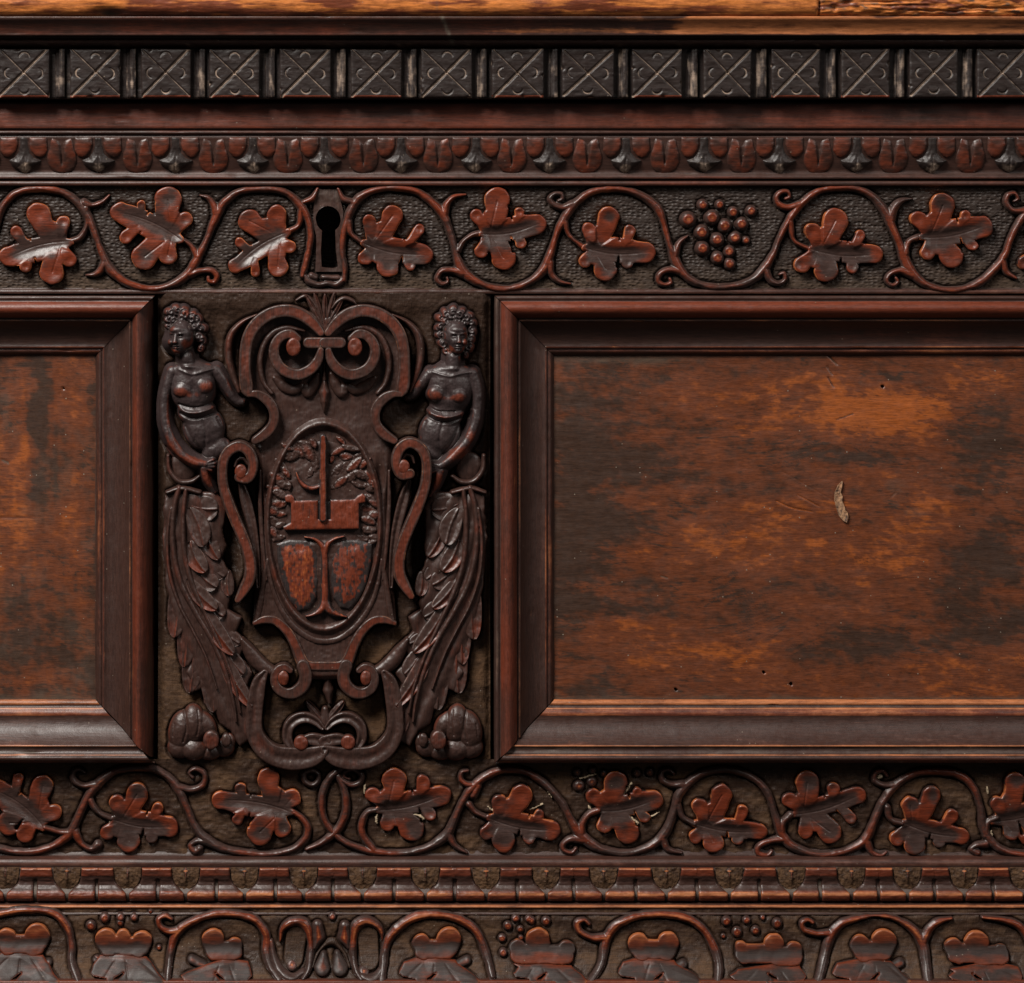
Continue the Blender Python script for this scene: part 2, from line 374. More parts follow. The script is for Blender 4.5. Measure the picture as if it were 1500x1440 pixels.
me.attributes['wood'].data.foreach_set('color', np.clip(a, 0, 1).ravel())

# dentil rail
dentil = sweep('dentil_rail', chest, prof(('s', 66, 20, 0, 0, 0), ('l', 69, 38, 0, 0, 0.1), ('l', 144, 38, 0, 0, 0.25), ('l', 145, 36, 0, 0, 0), ('l', 145.5, -55, 0, 0, 0)), XA, XB, M_dentil, href=40, seed=12)
blocks = [(-2, 73), (102, 177), (206, 280), (306, 381), (409, 485), (513, 589), (616, 692), (719, 797), (822, 900), (925, 999), (1029, 1101), (1129, 1202), (1231, 1303), (1331, 1403), (1430, 1505), (1533, 1606), (-105, -30)]
for i, (a0, a1) in enumerate(blocks):
    rs = np.random.RandomState(i+3)
    X, Y = grid(a0, 71, a1, 143.5, 1.0)
    cx = (a0+a1)/2; cy = 107; wx = a1-a0
    f = Field(X, Y); f.poly([(a0+.5, 71.5+rs.rand()), (a1-.5, 71.5+rs.rand()), (a1-.5-rs.rand(), 143), (a0+.5+rs.rand(), 143)])
    e = -f.d
    Z = 50-2.2*np.exp(-np.clip(e, 0, 99)/1.3)+fbm(X/22, Y/9, i, 3)*0.9
    G = 0*X; B = 0.04+0.3*np.exp(-np.clip(e, 0, 99)/1.2)
    j = rs.rand(8)*3-1.5
    for (xa, ya, xb, yb, dp) in ((a0+4+j[0], 74+j[1], a1-4+j[2], 140+j[3], 1.0), (a1-3+j[4], 73+j[5], a0+3+j[6], 141+j[7], 1.35)):
        g = Field(X, Y); g.cap(xa, ya, 1.9*dp, xb, yb, 1.9*dp)
        k = np.clip(-g.d/1.6, 0, 1); Z -= 2.2*dp*k; B += 0.6*dp*k
    for (ox, oy, ang) in ((0, -25, -90), (-wx*0.31, 0, 180), (wx*0.31, 0, 0), (0, 26, 90)):
        g = Field(X, Y); jx, jy = rs.rand(2)*2-1
        rr = 7+rs.rand()
        arc = [(cx+ox+jx+rr*cos(radians(ang+q_)), cy+oy+jy-0*rr+rr*sin(radians(ang+q_)), 0.5+1.5*cos(radians(q_*0.85))) for q_ in range(-85, 86, 17)]
        arc = [(x_-rr*0.4*cos(radians(ang)), y_-rr*0.4*sin(radians(ang)), r_) for x_, y_, r_ in arc]
        g.stroke(arc, 2); k = np.clip(-g.d/1.2, 0, 1); Z -= 1.8*k; B += 0.8*k*(0.6+0.4*rs.rand())
    for _ in range(3):
        qx, qy = (a0+rs.rand()*wx, 72+71*(rs.rand() > .5)) if rs.rand() > .5 else (a0+wx*(rs.rand() > .5), 72+70*rs.rand())
        kk = lump(X, Y, qx, qy, 1.5+3*rs.rand(), 1.2+2.5*rs.rand()); Z -= 4*kk; B += .4*kk
    Z += (X-cx)*(rs.rand()-.5)*.05+(Y-cy)*(rs.rand()-.5)*.05
    R = 0.8*(Y > 139)*(rs.rand() > 0.3)+0*X
    sheet('dentil_block', dentil, X, Y, Z, np.clip(rgb_of(X, R, G, B), 0, 1), M_dentil, 45, keep=f.d < 0, base=36, dvals=f.d)
    nx0 = blocks[i+1][0] if i < len(blocks)-2 else a1+28
    if i < len(blocks)-1:
        gc = (a1+nx0)/2; 
        X, Y = grid(gc-9, 71, gc+9, 143.5, 1.0)
        f = Field(X, Y); f.poly([(gc-7, 71.5), (gc+7.5, 71.5), (gc+7.5, 142.5), (gc-7, 142.5)])
        Z = 47-np.where(X < gc-1, 5.0, 0)-np.abs(X-(gc+3))*0.35-1.0*np.exp(-np.clip(-f.d, 0, 9))+fbm(X/5, Y/20, i+50, 3)*0.8-1.5*(np.abs(X-gc+2) < 1)
        sheet('reeded_bar', dentil, X, Y, Z, rgb_of(X, 0, 0, np.clip(0.42+fbm(X/5, Y/20, i, 2)*0.5, 0, 1)), M_dentil, 43, keep=f.d < 0, base=36, dvals=f.d)

# band under the lid with its small bead
P = prof(('s', 140, -55, 0, 0, 0), ('l', 150, 18, 0, 0, 0), ('l', 187, 21, 0.62, 0, 0), ('l', 188.5, 20, 0.5, 0, 0), ('l', 190, 16, 0, 0, 0), ('l', 191, 17, 0.1, 0, 0), ('b', 197, 17, 2.6, 0.35, 0.05, 0), ('l', 199, 12, 0, 0, 0))
sweep('upper_band', chest, P, XA, XB, M_mould, href=18, seed=13)

# leaf-and-dart moulding
gz = lambda y: np.interp(y, [198, 203, 212, 225, 240, 252, 258, 262], [17, 18, 17.5, 15, 10, 6, 4.5, 4])
P = prof(('s', 198, 13, 0, 0, 0), ('l', 200, 16, 0, 0, 0.1), *[('l', y, float(gz(y))-3.8, 0.08, 0, 0.10) for y in range(204, 256, 4)], ('l', 256, 6, 0.1, 0, 0.1), ('l', 259, 8, 0.4, 0, 0), ('l', 262, 8, 0.4, 0, 0), ('l', 263.5, -3, 0, 0, 0), ('l', 265, 5, 0.2, 0, 0), ('l', 266, 9, 0.4, 0.2, 0), ('l', 271.5, 9.3, 0.45, 0, 0.2), ('l', 273.5, 0, 0, 0, 0.3))
ld = sweep('leaf_and_dart_moulding', chest, P, XA, XB, M_mould, href=12, seed=14)
darts = [-76, 35, 144, 257, 370, 475, 587, 697, 805, 917, 1031, 1142, 1255, 1365, 1480, 1590]
for i, dx in enumerate(darts):
    rs = np.random.RandomState(i+77); jj = lambda a: (rs.rand()-0.5)*a
    nxt = darts[i+1] if i < len(darts)-1 else dx+111
    X, Y = grid(dx-32, 197, dx+32, 258, 0.9); f = Field(X, Y)
    s1, s2 = 24+jj(5), 24+jj(5)
    tip = (dx+jj(4), 253+jj(3))
    f.poly([(dx-6, 200), (dx+6, 200), (dx+5.5, 212), (dx+8, 224), (dx+14, 231), (dx+s2, 235), (dx+s2-4, 241), (dx+12, 246), (tip[0]+1, tip[1]), (tip[0]-1, tip[1]), (dx-12, 247), (dx-s1+3, 241), (dx-s1, 235), (dx-14, 231), (dx-8, 223), (dx-5, 212)])
    e = np.clip(-f.d, 0, 99); xm = X-(dx+(tip[0]-dx)*ss(225, 250, Y))
    Z = gz(Y)-3.5+np.minimum(e, 9)*0.55*ss(215, 240, Y)+np.minimum(e, 3)*0.5+3.0*ss(225, 245, Y)-1.6*np.exp(-(xm/1.3)**2)*ss(225, 235, Y)+fbm(X/6, Y/9, i, 2)*0.8
    sheet('dart', ld, X, Y, Z, rgb_of(X, 0, 0, np.clip(0.15+0.75*ss(232, 248, Y)*np.exp(-(xm/9)**2)+fbm(X/6, Y/6, i+9, 2)*.3, 0, 1)), M_dentil, 12, keep=f.d < 0, base=-2, dvals=f.d)  # pale streak near the tip is a highlight painted into the colour
    for sg in (-1, 1):     # the two lobes hanging beside the dart's stem
        cx = dx+sg*(21+jj(1.5)); X, Y = grid(cx-16, 197, cx+16, 240, 0.9); f = Field(X, Y)
        f.poly([(cx-13*1, 200.5), (cx+13, 200.5), (cx+13.5, 212), (cx+12+sg*1.5, 221), (cx+6+sg*2, 229), (cx+sg*2, 231.5), (cx-6+sg*2, 229), (cx-12+sg*1.5, 221), (cx-13.5, 212)])
        e = np.clip(-f.d, 0, 99)
        Z = gz(Y)-3.0+3.0*np.sqrt(np.clip(1-(1-np.minimum(e, 8)/8)**2, 0, 1))+fbm(X/12, Y/8, i+sg, 2)*0.7
        sheet('lobe', ld, X, Y, Z, np.clip(rgb_of(X, 0.48+0.2*ss(208, 220, Y)+.3*fbm(X/12, Y/9, i, 2)-0.3*np.exp(-e/1.2), 0, 0.1), 0, 1), M_mould, 12, keep=f.d < 0, base=-2, dvals=f.d)  # red fades toward the top, painting in the shadow there
    cx = (dx+nxt)/2+jj(3); X, Y = grid(cx-25, 197, cx+25, 258, 0.9); f = Field(X, Y)
    f.cap(cx, 233, 21.0, cx, 234, 21.0); f.cap(cx, 212, 17, cx, 232, 19.5, 6)
    f.d = np.maximum(f.d, 207-Y-2*np.abs(X-cx)/6)
    e = np.clip(-f.d, 0, 99)
    Z = gz(Y)-3.6+3.4*np.sqrt(np.clip(1-(1-np.minimum(e, 14)/14)**2, 0, 1))
    k = np.exp(-((X-cx)/(1.0+3.2*ss(245, 205, Y)))**2)*ss(246, 236, Y); Z -= 3.6*k; Z += fbm(X/12, Y/8, i+40, 2)*0.7
    sheet('tongue', ld, X, Y, Z, np.clip(rgb_of(X, 0.55+.35*fbm(X/12, Y/9, i+60, 2)-0.7*k-0.4*np.exp(-e/1.2), 0, 0.35*k), 0, 1), M_mould, 12, keep=f.d < 0, base=-2, dvals=f.d)

# ------------------------------------------------------------------ lower fluted moulding
cups = [-78, 8, 98, 187, 272, 358, 445, 531, 623, 712, 800, 884, 976, 1068, 1159, 1247, 1329, 1412, 1500, 1588]
P = prof(('s', 1257, 0, 0, 0, 0), ('l', 1259, 12, 0.2, 0, 0), ('l', 1260, 20, 0.2, 0, 0.1), ('l', 1268, 23, 0.35, 0, 0.25), ('l', 1270, 21, 0, 0, 0.2), ('l', 1272, 22, 0, 0, 0.3), ('l', 1286, 23.5, 0, 0, 0.45), ('l', 1297, 21.5, 0, 0, 0.45), ('l', 1304, 26, 0, 0, 0.5), ('l', 1311, 30, 0, 0, .5), ('l', 1319, 26, 0, 0, .5), ('l', 1321, 20, 0, 0, 0.4),
         ('l', 1322, 27, 0, 0, 0.2), ('l', 1323.5, 32, 0.2, 0, 0.1), ('b', 1329, 34, 2.5, 0.6, 0.62, 0), ('l', 1331, 32, 0.3, 0, 0), ('l', 1333, 36, 0.1, 0, 0.1), ('l', 1335, 40, 0.1, 0, 0.2), ('l', 1337, 40, 0, 0, 0.3))
fl = sweep('fluted_moulding', chest, P, XA, XB, M_mould, href=25, seed=15)
pz = lambda y: np.interp(y, [1270, 1272, 1274, 1282, 1286, 1292, 1297, 1301, 1304, 1307, 1311, 1315, 1319, 1322], [24, 29, 29.5, 29, 27.5, 25.5, 26, 28.5, 32, 34.5, 35.5, 34.5, 31, 26])
for i in range(len(cups)-1):
    a0, a1 = cups[i], cups[i+1]; rs = np.random.RandomState(i+200); jj = lambda a: (rs.rand()-.5)*a
    c = (a0+a1)/2+jj(4); ht = 21+jj(3)
    X, Y = grid(a0, 1270, a1, 1322, 0.9)
    # the block between two cups, split below by a groove
    for sg, (xa, xb) in ((-1, (a0, c)), (1, (c, a1))):
        f = Field(X, Y)
        if sg < 0: pl = [(a0+ht+1, 1271.5), (c+.0, 1271.5), (c+0, 1288), (c-2.2, 1290), (c-2.6, 1321), (a0+2.2, 1321), (a0+2.6, 1308), (a0+10, 1301), (a0+17, 1295), (a0+20.5, 1287)]
        else: pl = [(c, 1271.5), (a1-ht-1, 1271.5), (a1-20.5, 1287), (a1-17, 1295), (a1-10, 1301), (a1-2.6, 1308), (a1-2.2, 1321), (c+2.6, 1321), (c+2.2, 1290), (c, 1288)]
        f.poly([(x_+jj(1), y_) for x_, y_ in pl]); e = np.clip(-f.d, 0, 99)
        eo = np.where((np.abs(X-c) < 3) & (Y < 1288), 9, e)
        Z = pz(Y)-2.2*np.exp(-eo/1.0)+fbm(X/14, Y/6, i*2+sg, 3)*0.8
        G = 0.75*np.exp(-((Y-1273)/1.2)**2)+(0.80-0.25*rs.rand())*np.exp(-((Y-1308.5)/4.0)**2)*(1-0.5*ss(500, 0, X))
        R = 0.75*ss(1286, 1282, Y)+0.9*ss(1302, 1306, Y)
        bl = fbm(X/40, Y/10, i+70, 3)*0.35
        sheet('bead_segment', fl, X, Y, Z, np.clip(rgb_of(X, R+bl, G+bl*(G > .1), 0.25*np.exp(-eo/1.0)+0.12*ss(1292, 1298, Y)*ss(1302, 1298, Y)), 0, 1), M_mould, 28, keep=f.d < 0, base=16, dvals=f.d)
    X, Y = grid(a0-22, 1269, a0+22, 1312, 0.9); f = Field(X, Y)
    f.poly([(a0-20, 1271), (a0+20, 1271), (a0+19, 1286), (a0+15, 1295), (a0+7, 1302), (a0, 1309), (a0-7, 1302), (a0-15, 1295), (a0-19, 1286)])
    e = np.clip(-f.d, 0, 99); xx = X-a0
    Z = 24.5+3.5*np.exp(-((xx/12)**2+((Y-1284)/12)**2))+fbm(X/3.5, Y/3.5, i+90, 3)*1.2+2.0*np.exp(-(xx/1.6)**2)*ss(1276, 1279, Y)*ss(1300, 1288, Y)
    st = np.exp(-(xx/1.8)**2)*ss(1292, 1280, Y); G = 0.9*np.exp(-((xx/5)**2+((Y-1275.5)/1.6)**2))*(rs.rand() > .25)
    Z += 1.5*np.exp(-((xx/6)**2+((Y-1275.5)/2.2)**2))
    sheet('cup', fl, X, Y, Z, np.clip(rgb_of(X, 0.6*st, G, 0.75+0.3*fbm(X/5, Y/5, i+33, 2)-0.5*st-G), 0, 1), M_rough, 25, keep=f.d < 0, base=12, dvals=f.d)

# ------------------------------------------------------------------ panel frames and boards
FR = prof(('s', 0, -60, 0, 0, 0), ('l', 0.3, 22, 0, 0, 0.3), ('l', 1.5, 24, 0.1, 0.2, 0.3), ('l', 5.5, 24.5, 0.1, 0.1, 0.3), ('l', 6.5, 22, 0, 0, 0), ('b', 32, 20.5, 11.5, 0.72, 0.06, 0), ('l', 33.5, 15, 0, 0, 0.0),
          ('l', 35, 18, 0, 0.45, 0), ('l', 37, 18.5, 0.3, 0.6, 0.0), ('l', 38.5, 15.5, 0, 0, 0), ('b', 74, -5, -6.5, 0.16, 0, 0.06), ('l', 75.5, -4.2, 0.5, 0.60, 0), ('l', 77, -4.6, 0.7, 0.3, 0), ('l', 78.5, -9, 0, 0, 0.15), ('b', 85.5, -10.5, 2.0, 0.4, 0.42, 0.0), ('l', 87.5, -14, 0, 0, 0.2), ('l', 90, -17, 0, 0, 0.4))
FRS = FR.copy(); mm = FRS[:, 0] < 26; FRS[mm, 1] = np.minimum(FRS[mm, 1], np.interp(FRS[mm, 0], [0, 4, 10, 18, 26], [-40, 2, 18, 27, 32])); FRS[mm, 2] = np.interp(FRS[mm, 0], [0, 12, 26], [.2, .5, .7]); FRS[mm, 4] = 0
FRB = prof(('s', 0, -60, 0, 0, 0), ('l', 0.3, 20, 0, 0, 0.1), ('b', 12, 29, 5, 0.3, 0.0, 0), ('l', 13.5, 29.3, 0.6, 0.85, 0), ('l', 14.5, 27, 0.3, 0.2, 0.1), ('b', 25, 25.5, -2.5, 0.05, 0, 0.35), ('l', 26.5, 26.5, 0.5, 0.85, 0), ('l', 28, 23.5, 0.2, 0.1, 0.1),
           ('b', 66, -1, -6.5, 0.12, 0, 0.12), ('b', 75.5, -4.0, 1.5, 0.75, 0.42, 0), ('l', 77, -4.2, 0.7, 0.95, 0), ('l', 78.5, -8, 0, 0, 0.3), ('l', 81, -9, 0, 0, .35), ('b', 88.5, -12, 2.0, 0.7, 0.75, 0.0), ('l', 90, -17, 0, 0, 0.4))
def frame(parent, xl, xr, yt, yb, seed, left=True, right=True):
    if True:
        sweep('top_frame_moulding', parent, FR, xl if left else XA, xr if right else XB, M_mould, 'x', yt, 1, 12, 1.0 if left else 0, 1.0 if right else 0, seed=seed, wear=0.7, redk=1.3)
        o = sweep('bottom_frame_moulding', parent, FRB, xl if left else XA, xr if right else XB, M_mould, 'x', yb, -1, 12, 1.0 if left else 0, 1.0 if right else 0, seed=seed+1, wear=1.0, redk=1.0)
    if left: sweep('side_frame_moulding', parent, FR, yt+1.2, yb-1.6, M_mouldv, 'y', xl, 1, 12, 1.0, 1.0, seed=seed+2, wear=0.7, redk=.95)
    if right: sweep('side_frame_moulding', parent, FRS, yt+1.2, yb-1.6, M_mouldv, 'y', xr, -1, 12, 1.0, 1.0, seed=seed+3, wear=0.7, redk=.95)
lp = bpy.data.objects.new('left_framed_panel', None); rp = bpy.data.objects.new('right_framed_panel', None)
for o in (lp, rp): col.objects.link(o); o.parent = chest
frame(lp, XA, 227, 433, 1117, 30, left=False)
frame(rp, 724.5, XB, 433, 1117, 40, right=False)
# fillets above and below the frames
sweep('frieze_lower_fillet', chest, prof(('s', 422, 0, 0, 0, 0.2), ('l', 423.5, 0.5, 0, 0, 0.2), ('l', 425, 6, 0.3, 0.1, 0.2), ('l', 430, 6.5, 0.4, 0.1, 0.3), ('l', 431.5, 2, 0, 0, 0), ('l', 433, -60, 0, 0, 0)), XA, XB, M_mould, href=5, seed=51)

def panel_colour(X, Y, blobs, seed, base):
    wx = X+26*fbm(X/70, Y/40, seed, 4); wy = Y+18*fbm(X/50, Y/40, seed+3, 4)
    Y = Y+0.16*(X-1150)*lump(X, Y, 1150, 860, 260, 150)+30*fbm(X/230, Y/170, seed+20, 2)
    v = np.full(X.shape, base)
    for cx, cy, rx, ry, a in blobs: v = v+lump(wx, wy, cx, cy, rx, ry, a)
    lw = X/60+1.2*fbm(X/90, Y/60, seed+12, 2); ln = np.abs(fbm(X/120+lw*.2, (Y+26*fbm(X/130, Y/110, seed+14, 2))/7, seed+15, 3))
    v = v+0.26*fbm(X/70, (Y-.15*X)/24, seed+6, 5)+0.30*fbm((X+.3*Y)/13, (Y-.22*X)/6, seed+8, 5)+0.16*fbm((X-.2*Y)/26, (Y+.25*X)/20, seed+9, 4)-0.30*np.exp(-(ln/0.05)**2)*ss(-.2, .3, fbm(X/60, Y/40, seed+17, 2))
    return v
X, Y = grid(800, 505, XB, 1034, 1.4)
RB = [(850, 640, 60, 125, -.42), (860, 780, 60, 60, -.38), (930, 700, 90, 70, -.22), (830, 870, 40, 60, -.3), (1250, 605, 95, 26, .55), (1340, 590, 70, 22, .40), (1180, 560, 60, 26, .22), (1430, 560, 60, 14, .25), (1350, 640, 30, 22, .35), (1125, 640, 45, 40, .15),
      (1000, 575, 60, 20, .20), (980, 545, 150, 12, -.12), (1440, 655, 50, 38, -.50), (1250, 665, 110, 20, -.28), (1110, 700, 60, 26, -.15), (1180, 745, 60, 14, .28), (1130, 765, 60, 16, .30), (1050, 800, 120, 22, .28), (1230, 820, 90, 40, .22), (1330, 790, 60, 60, .28), (1420, 740, 60, 18, .2),
      (1450, 820, 70, 42, -.42), (1480, 910, 70, 26, -.42), (1400, 880, 40, 30, -.2), (960, 890, 120, 20, -.22), (1160, 860, 130, 14, -.1), (1230, 950, 90, 24, -.26), (1400, 935, 110, 12, -.26), (960, 980, 70, 26, .20), (1090, 960, 70, 40, .28), (1400, 985, 90, 22, .22), (930, 905, 60, 14, .25),
      (860, 1005, 60, 16, -.25), (990, 850, 60, 14, -.1), (930, 735, 30, 14, .15), (870, 715, 16, 8, .3), (1270, 863, 9, 4, .5), (1420, 520, 160, 8, -.12), (1040, 720, 60, 16, .1)]
v = panel_colour(X, Y, RB, 61, 0.51)
R = ss(-0.05, 0.7, v)*0.95; G = ss(0.42, 1.05, v)*0.98
B = 0.22*ss(0.05, 0.35, fbm(X/50, Y/22, 71, 4))+0.5*np.exp(-(Y-518)/9)+0.4*np.exp(-(1020-Y)/5)+0.3*np.exp(-np.abs(X-816)/6)
B += 0.55*lump(X, Y, 925, 527, 110, 8)+0.35*lump(X, Y, 1300, 740, 55, 45)*ss(-.1, .2, fbm(X/20, Y/20, 5, 2))
Z = -16+fbm(X/160, Y/60, 81, 3)*1.6+fbm(X/40, Y/8, 82, 3)*0.35
# pale gouge, scratches and worm holes
def marks(X, Y, Z, R, G, B, gouges, holes):
    for pts, dp, gg, bb in gouges:
        f = Field(X, Y); f.stroke(pts, 2); k = np.clip(-f.d/1.0+0.4, 0, 1); Z -= dp*k; G[:] = np.maximum(G-1.2*k, gg*k); B[:] = np.clip(np.maximum(B*(1-k), bb*k), 0, 1)
    for x_, y_, r_ in holes: Z -= 14*(np.hypot(X-x_, Y-y_) < r_)
marks(X, Y, Z, R, G, B, [([(1137, 734, 1), (1160, 744, 1.2), (1190, 750, 1)], 1, .9, 0), ([(1168, 725, .8), (1200, 742, 1)], 1, .8, 0), ([(1145, 690, .7), (1250, 750, .7)], .5, .4, 0),
      ([(1212, 520, 1.2), (1226, 534, 1.2)], 2, 0, .8), ([(1212, 537, 1), (1219, 549, 1)], 2, 0, .7), ([(1213, 553, .8), (1221, 567, .9)], 2, 0, .6), ([(1225, 615, .7), (1250, 606, .9)], 1, 0, .7), ([(968, 844, 1), (978, 847, 1)], 1, 0, 1), ([(1305, 728, 1.2), (1312, 722, 1)], .7, 0, .6)],
      [(1293, 566, 2.2), (1119, 985, 1.9), (1159, 1002, 2.1), (990, 1010, 2)])
pb = sheet('panel_board', rp, X, Y, Z, np.clip(np.stack([R, G, B], -1), 0, 1), M_panel, -16)
# the pale splinter scar is finer: a little chip standing in the board
X, Y = grid(1216, 698, 1250, 772, 0.8); f = Field(X, Y)
f.poly([(1234, 704), (1227, 711), (1222.5, 722), (1222, 733), (1225, 745), (1229, 756), (1235, 763), (1240, 765), (1242.5, 758), (1241, 750), (1238, 747), (1236, 740), (1233, 733), (1234, 727), (1231, 721), (1233, 713)])
e = np.clip(-f.d, 0, 99); Z = -12.2-1.2*np.minimum(e, 4)/4+fbm(X/3, Y/5, 3, 3)*1.2
sheet('splinter_scar', rp, X, Y, Z, np.clip(rgb_of(X, 0, 0.5+0.3*fbm(X/3, Y/4, 1, 2), 0.75+0.5*fbm(X/2.5, Y/5, 2, 2)), 0, 1), aged_wood('bare_splintered_wood', pale=(0.30, 0.13, 0.055), grime=(0.27, 0.15, 0.080), seed=3, rough=(.6, .6)), -15, keep=f.d < 0, base=-18, dvals=f.d)
# left board
X, Y = grid(XA, 505, 152, 1034, 2.2)
LB = [(20, 560, 30, 30, .2), (55, 590, 14, 60, -.5), (50, 640, 16, 30, -.5), (70, 690, 22, 60, -.38), (95, 650, 20, 20, -.1), (115, 610, 22, 26, .3), (35, 650, 22, 50, .25), (30, 760, 40, 80, .30), (100, 740, 26, 60, .12), (120, 545, 40, 16, .12), (135, 600, 8, 90, -.3), (0, 590, 18, 40, -.3), (75, 800, 20, 50, -.15),
      (20, 890, 60, 26, -.25), (70, 920, 70, 30, -.25), (20, 960, 60, 14, -.35), (130, 985, 30, 24, -.45), (60, 1000, 60, 12, .22), (110, 880, 20, 12, .15), (-60, 700, 60, 200, .2), (60, 730, 10, 30, -.2), (128, 760, 14, 60, -.1), (140, 850, 10, 60, -.2)]
v = panel_colour(X, Y, LB, 91, 0.56)+0.25*fbm(X/12, Y/90, 94, 3)
R = ss(0.0, 0.75, v)*0.95; G = ss(0.4, 1.15, v)*0.85; B = 0.28+0.35*fbm(X/30, Y/40, 93, 3)+0.3*np.exp(-(Y-518)/8)+0.3*np.exp(-(1020-Y)/6)
Z = -16+fbm(X/60, Y/100, 95, 3)*1.6
marks(X, Y, Z, R, G, B, [([(92, 568, .8), (88, 580, .8)], .7, .7, 0), ([(3, 674, 1.5), (12, 678, 1.6)], 1, 0, 1), ([(0, 758, .8), (60, 759, .8)], 1, 0, 0)], [(93, 569, 1.6)])
sheet('panel_board', lp, X, Y, Z, np.clip(np.stack([R, G, B], -1), 0, 1), M_panel, -16)
# ------------------------------------------------------------------ vine friezes
def capd0(X, Y, x0, y0, x1, y1):
    dx, dy = x1-x0, y1-y0; t = np.clip(((X-x0)*dx+(Y-y0)*dy)/(dx*dx+dy*dy+1e-9), 0, 1); return np.hypot(X-x0-t*dx, Y-y0-t*dy)
def leaf(parent, base, tip, lobes, g, href, ht=10, seed=0, step=1.0, flip=1, name='vine_leaf'):
    bx, by = base; tx, ty, tr = tip
    pts = [(bx, by, 8), tip]+list(lobes); x0, y0, x1, y1 = bbox_of(pts, 6)
    X, Y = grid(x0, y0, x1, y1, step); rs = np.random.RandomState(seed)
    L = math.hypot(tx-bx, ty-by); ux, uy = (tx-bx)/L, (ty-by)/L
    WX = X+1.6*fbm(X/16, Y/16, seed, 2); WY = Y+1.6*fbm(X/16, Y/16, seed+5, 2)
    f = Field(WX, WY); f.x0, f.y0 = x0, y0; f.st = step
    f.cap(bx+ux*4, by+uy*4, 5, bx+ux*L*0.3, by+uy*L*0.3, tr*1.15, 2); f.cap(bx+ux*L*0.3, by+uy*L*0.3, tr*1.15, bx+ux*L*0.65, by+uy*L*0.65, tr*1.2); f.cap(bx+ux*L*0.65, by+uy*L*0.65, tr*1.2, tx, ty, tr)
    fl = []
    for lx, ly, lr in lobes:
        t = ((lx-bx)*ux+(ly-by)*uy)/L
        near = t < 0.56; t = 0.25+0.3*(t-0.25) if near else min(t*0.9, 0.66)
        rx, ry = bx+ux*L*t, by+uy*L*t
        g2 = Field(WX, WY); g2.x0, g2.y0 = x0, y0; g2.st = step
        g2.cap(rx, ry, lr*0.62 if lr > 12 else lr*0.8, rx+(lx-rx)*.55, ry+(ly-ry)*.55, lr*.8); g2.cap(rx+(lx-rx)*.55, ry+(ly-ry)*.55, lr*.8, lx, ly, lr); fl.append((g2.d, lx, ly, lr))
        f.d = np.minimum(f.d, g2.d)
    near = [((lx, ly, lr), np.sign(-(lx-bx)*uy+(ly-by)*ux)) for lx, ly, lr in lobes if ((lx-bx)*ux+(ly-by)*uy)/L < 0.56]
    for sgn in (-1, 1):          # the two lobes next to the stalk grow together into a heart
        pr = [p_ for p_, q_ in near if q_ == sgn]
        if len(pr) >= 2:
            pr = sorted(pr, key=lambda p_: -p_[2])[:2]; (ax, ay, ar), (cx_, cy_, cr_) = pr; rx, ry = bx+ux*L*.3, by+uy*L*.3
            f.cap(ax*.66+rx*.34, ay*.66+ry*.34, ar*.72, cx_*.66+rx*.34, cy_*.66+ry*.34, cr_*.85)
    for sgn in (-1, 1):          # knife slits where a side lobe leaves the blade
        sd = sorted([(((lx-bx)*ux+(ly-by)*uy)/L, lx, ly, lr) for lx, ly, lr in lobes if np.sign(-(lx-bx)*uy+(ly-by)*ux) == sgn])
        if len(sd) >= 2:
            (t1, x1_, y1_, r1_), (t2, x2_, y2_, r2_) = sd[-2:]; tm = (t1+t2)/2; ax_, ay_ = bx+ux*L*tm, by+uy*L*tm; mx_, my_ = (x1_+x2_)/2, (y1_+y2_)/2
            g3 = Field(X, Y); g3.cap(ax_*.62+mx_*.38+ux*2, ay_*.62+my_*.38+uy*2, .7, mx_+ux*2, my_+uy*2, 3.2); f.d = np.maximum(f.d, -g3.d)
    d = f.d; e = np.clip(-d, 0, 99)
    # every lobe is its own gently dished facet, so creases show between them
    Z = ht-2.0*np.exp(-e/0.8)
    # knife facets: every lobe keeps its own tilt, meeting its neighbour in a crease
    body_d = np.abs(-(X-bx)*uy+(Y-by)*ux)-tr*0.9; best = body_d.copy(); dome = 0.6+0*X; hol = 0*X
    for dd, lx, ly, lr in fl:
        vx, vy = lx-(bx+tx)/2, ly-(by+ty)/2; vn = math.hypot(vx, vy)+1e-6; ti = (rs.rand()-.35)*3.0; tj = (rs.rand()-.5)*2.0
        tl = 1.6+ti*((X-lx)*vx+(Y-ly)*vy)/vn/lr+tj*((X-lx)*vy-(Y-ly)*vx)/vn/lr-2.0*np.exp(-((X-lx)**2+(Y-ly)**2)/(lr*.6)**2); dh = rs.rand() if lr > 12 else 0; hol = hol+(dh > .45)*.75*np.exp(-((X-lx-2)**2+(Y-ly+1)**2)/(lr*.62)**2)
        b_ = ss(3.0, -3.0, dd-best); dome = dome*(1-b_)+tl*b_; best = np.minimum(best, dd)
        vein = capd0(X, Y, (bx+tx)/2*.35+bx*.65, (by+ty)/2*.35+by*.65, lx, ly); dome = dome-1.2*np.exp(-(vein/0.9)**2)*(lr > 12)*(rs.rand() > .4)
    # creases between lobes: second smallest distance close to smallest
    al = (X-bx)*ux+(Y-by)*uy; cr = -(X-bx)*uy+(Y-by)*ux
    am = ss(-4, L*0.18, al)*ss(L+tr*0.9, L*0.72, al)
    wv = 14+4*rs.rand(); bend = 6*flip*np.sin(np.clip(al/L, 0, 1)*pi)
    cc = (cr-bend*0.5)*flip; tr_m = np.exp(-np.where(cc < 0, (cc/(wv*.55))**2, (cc/(wv*1.15))**2))*am
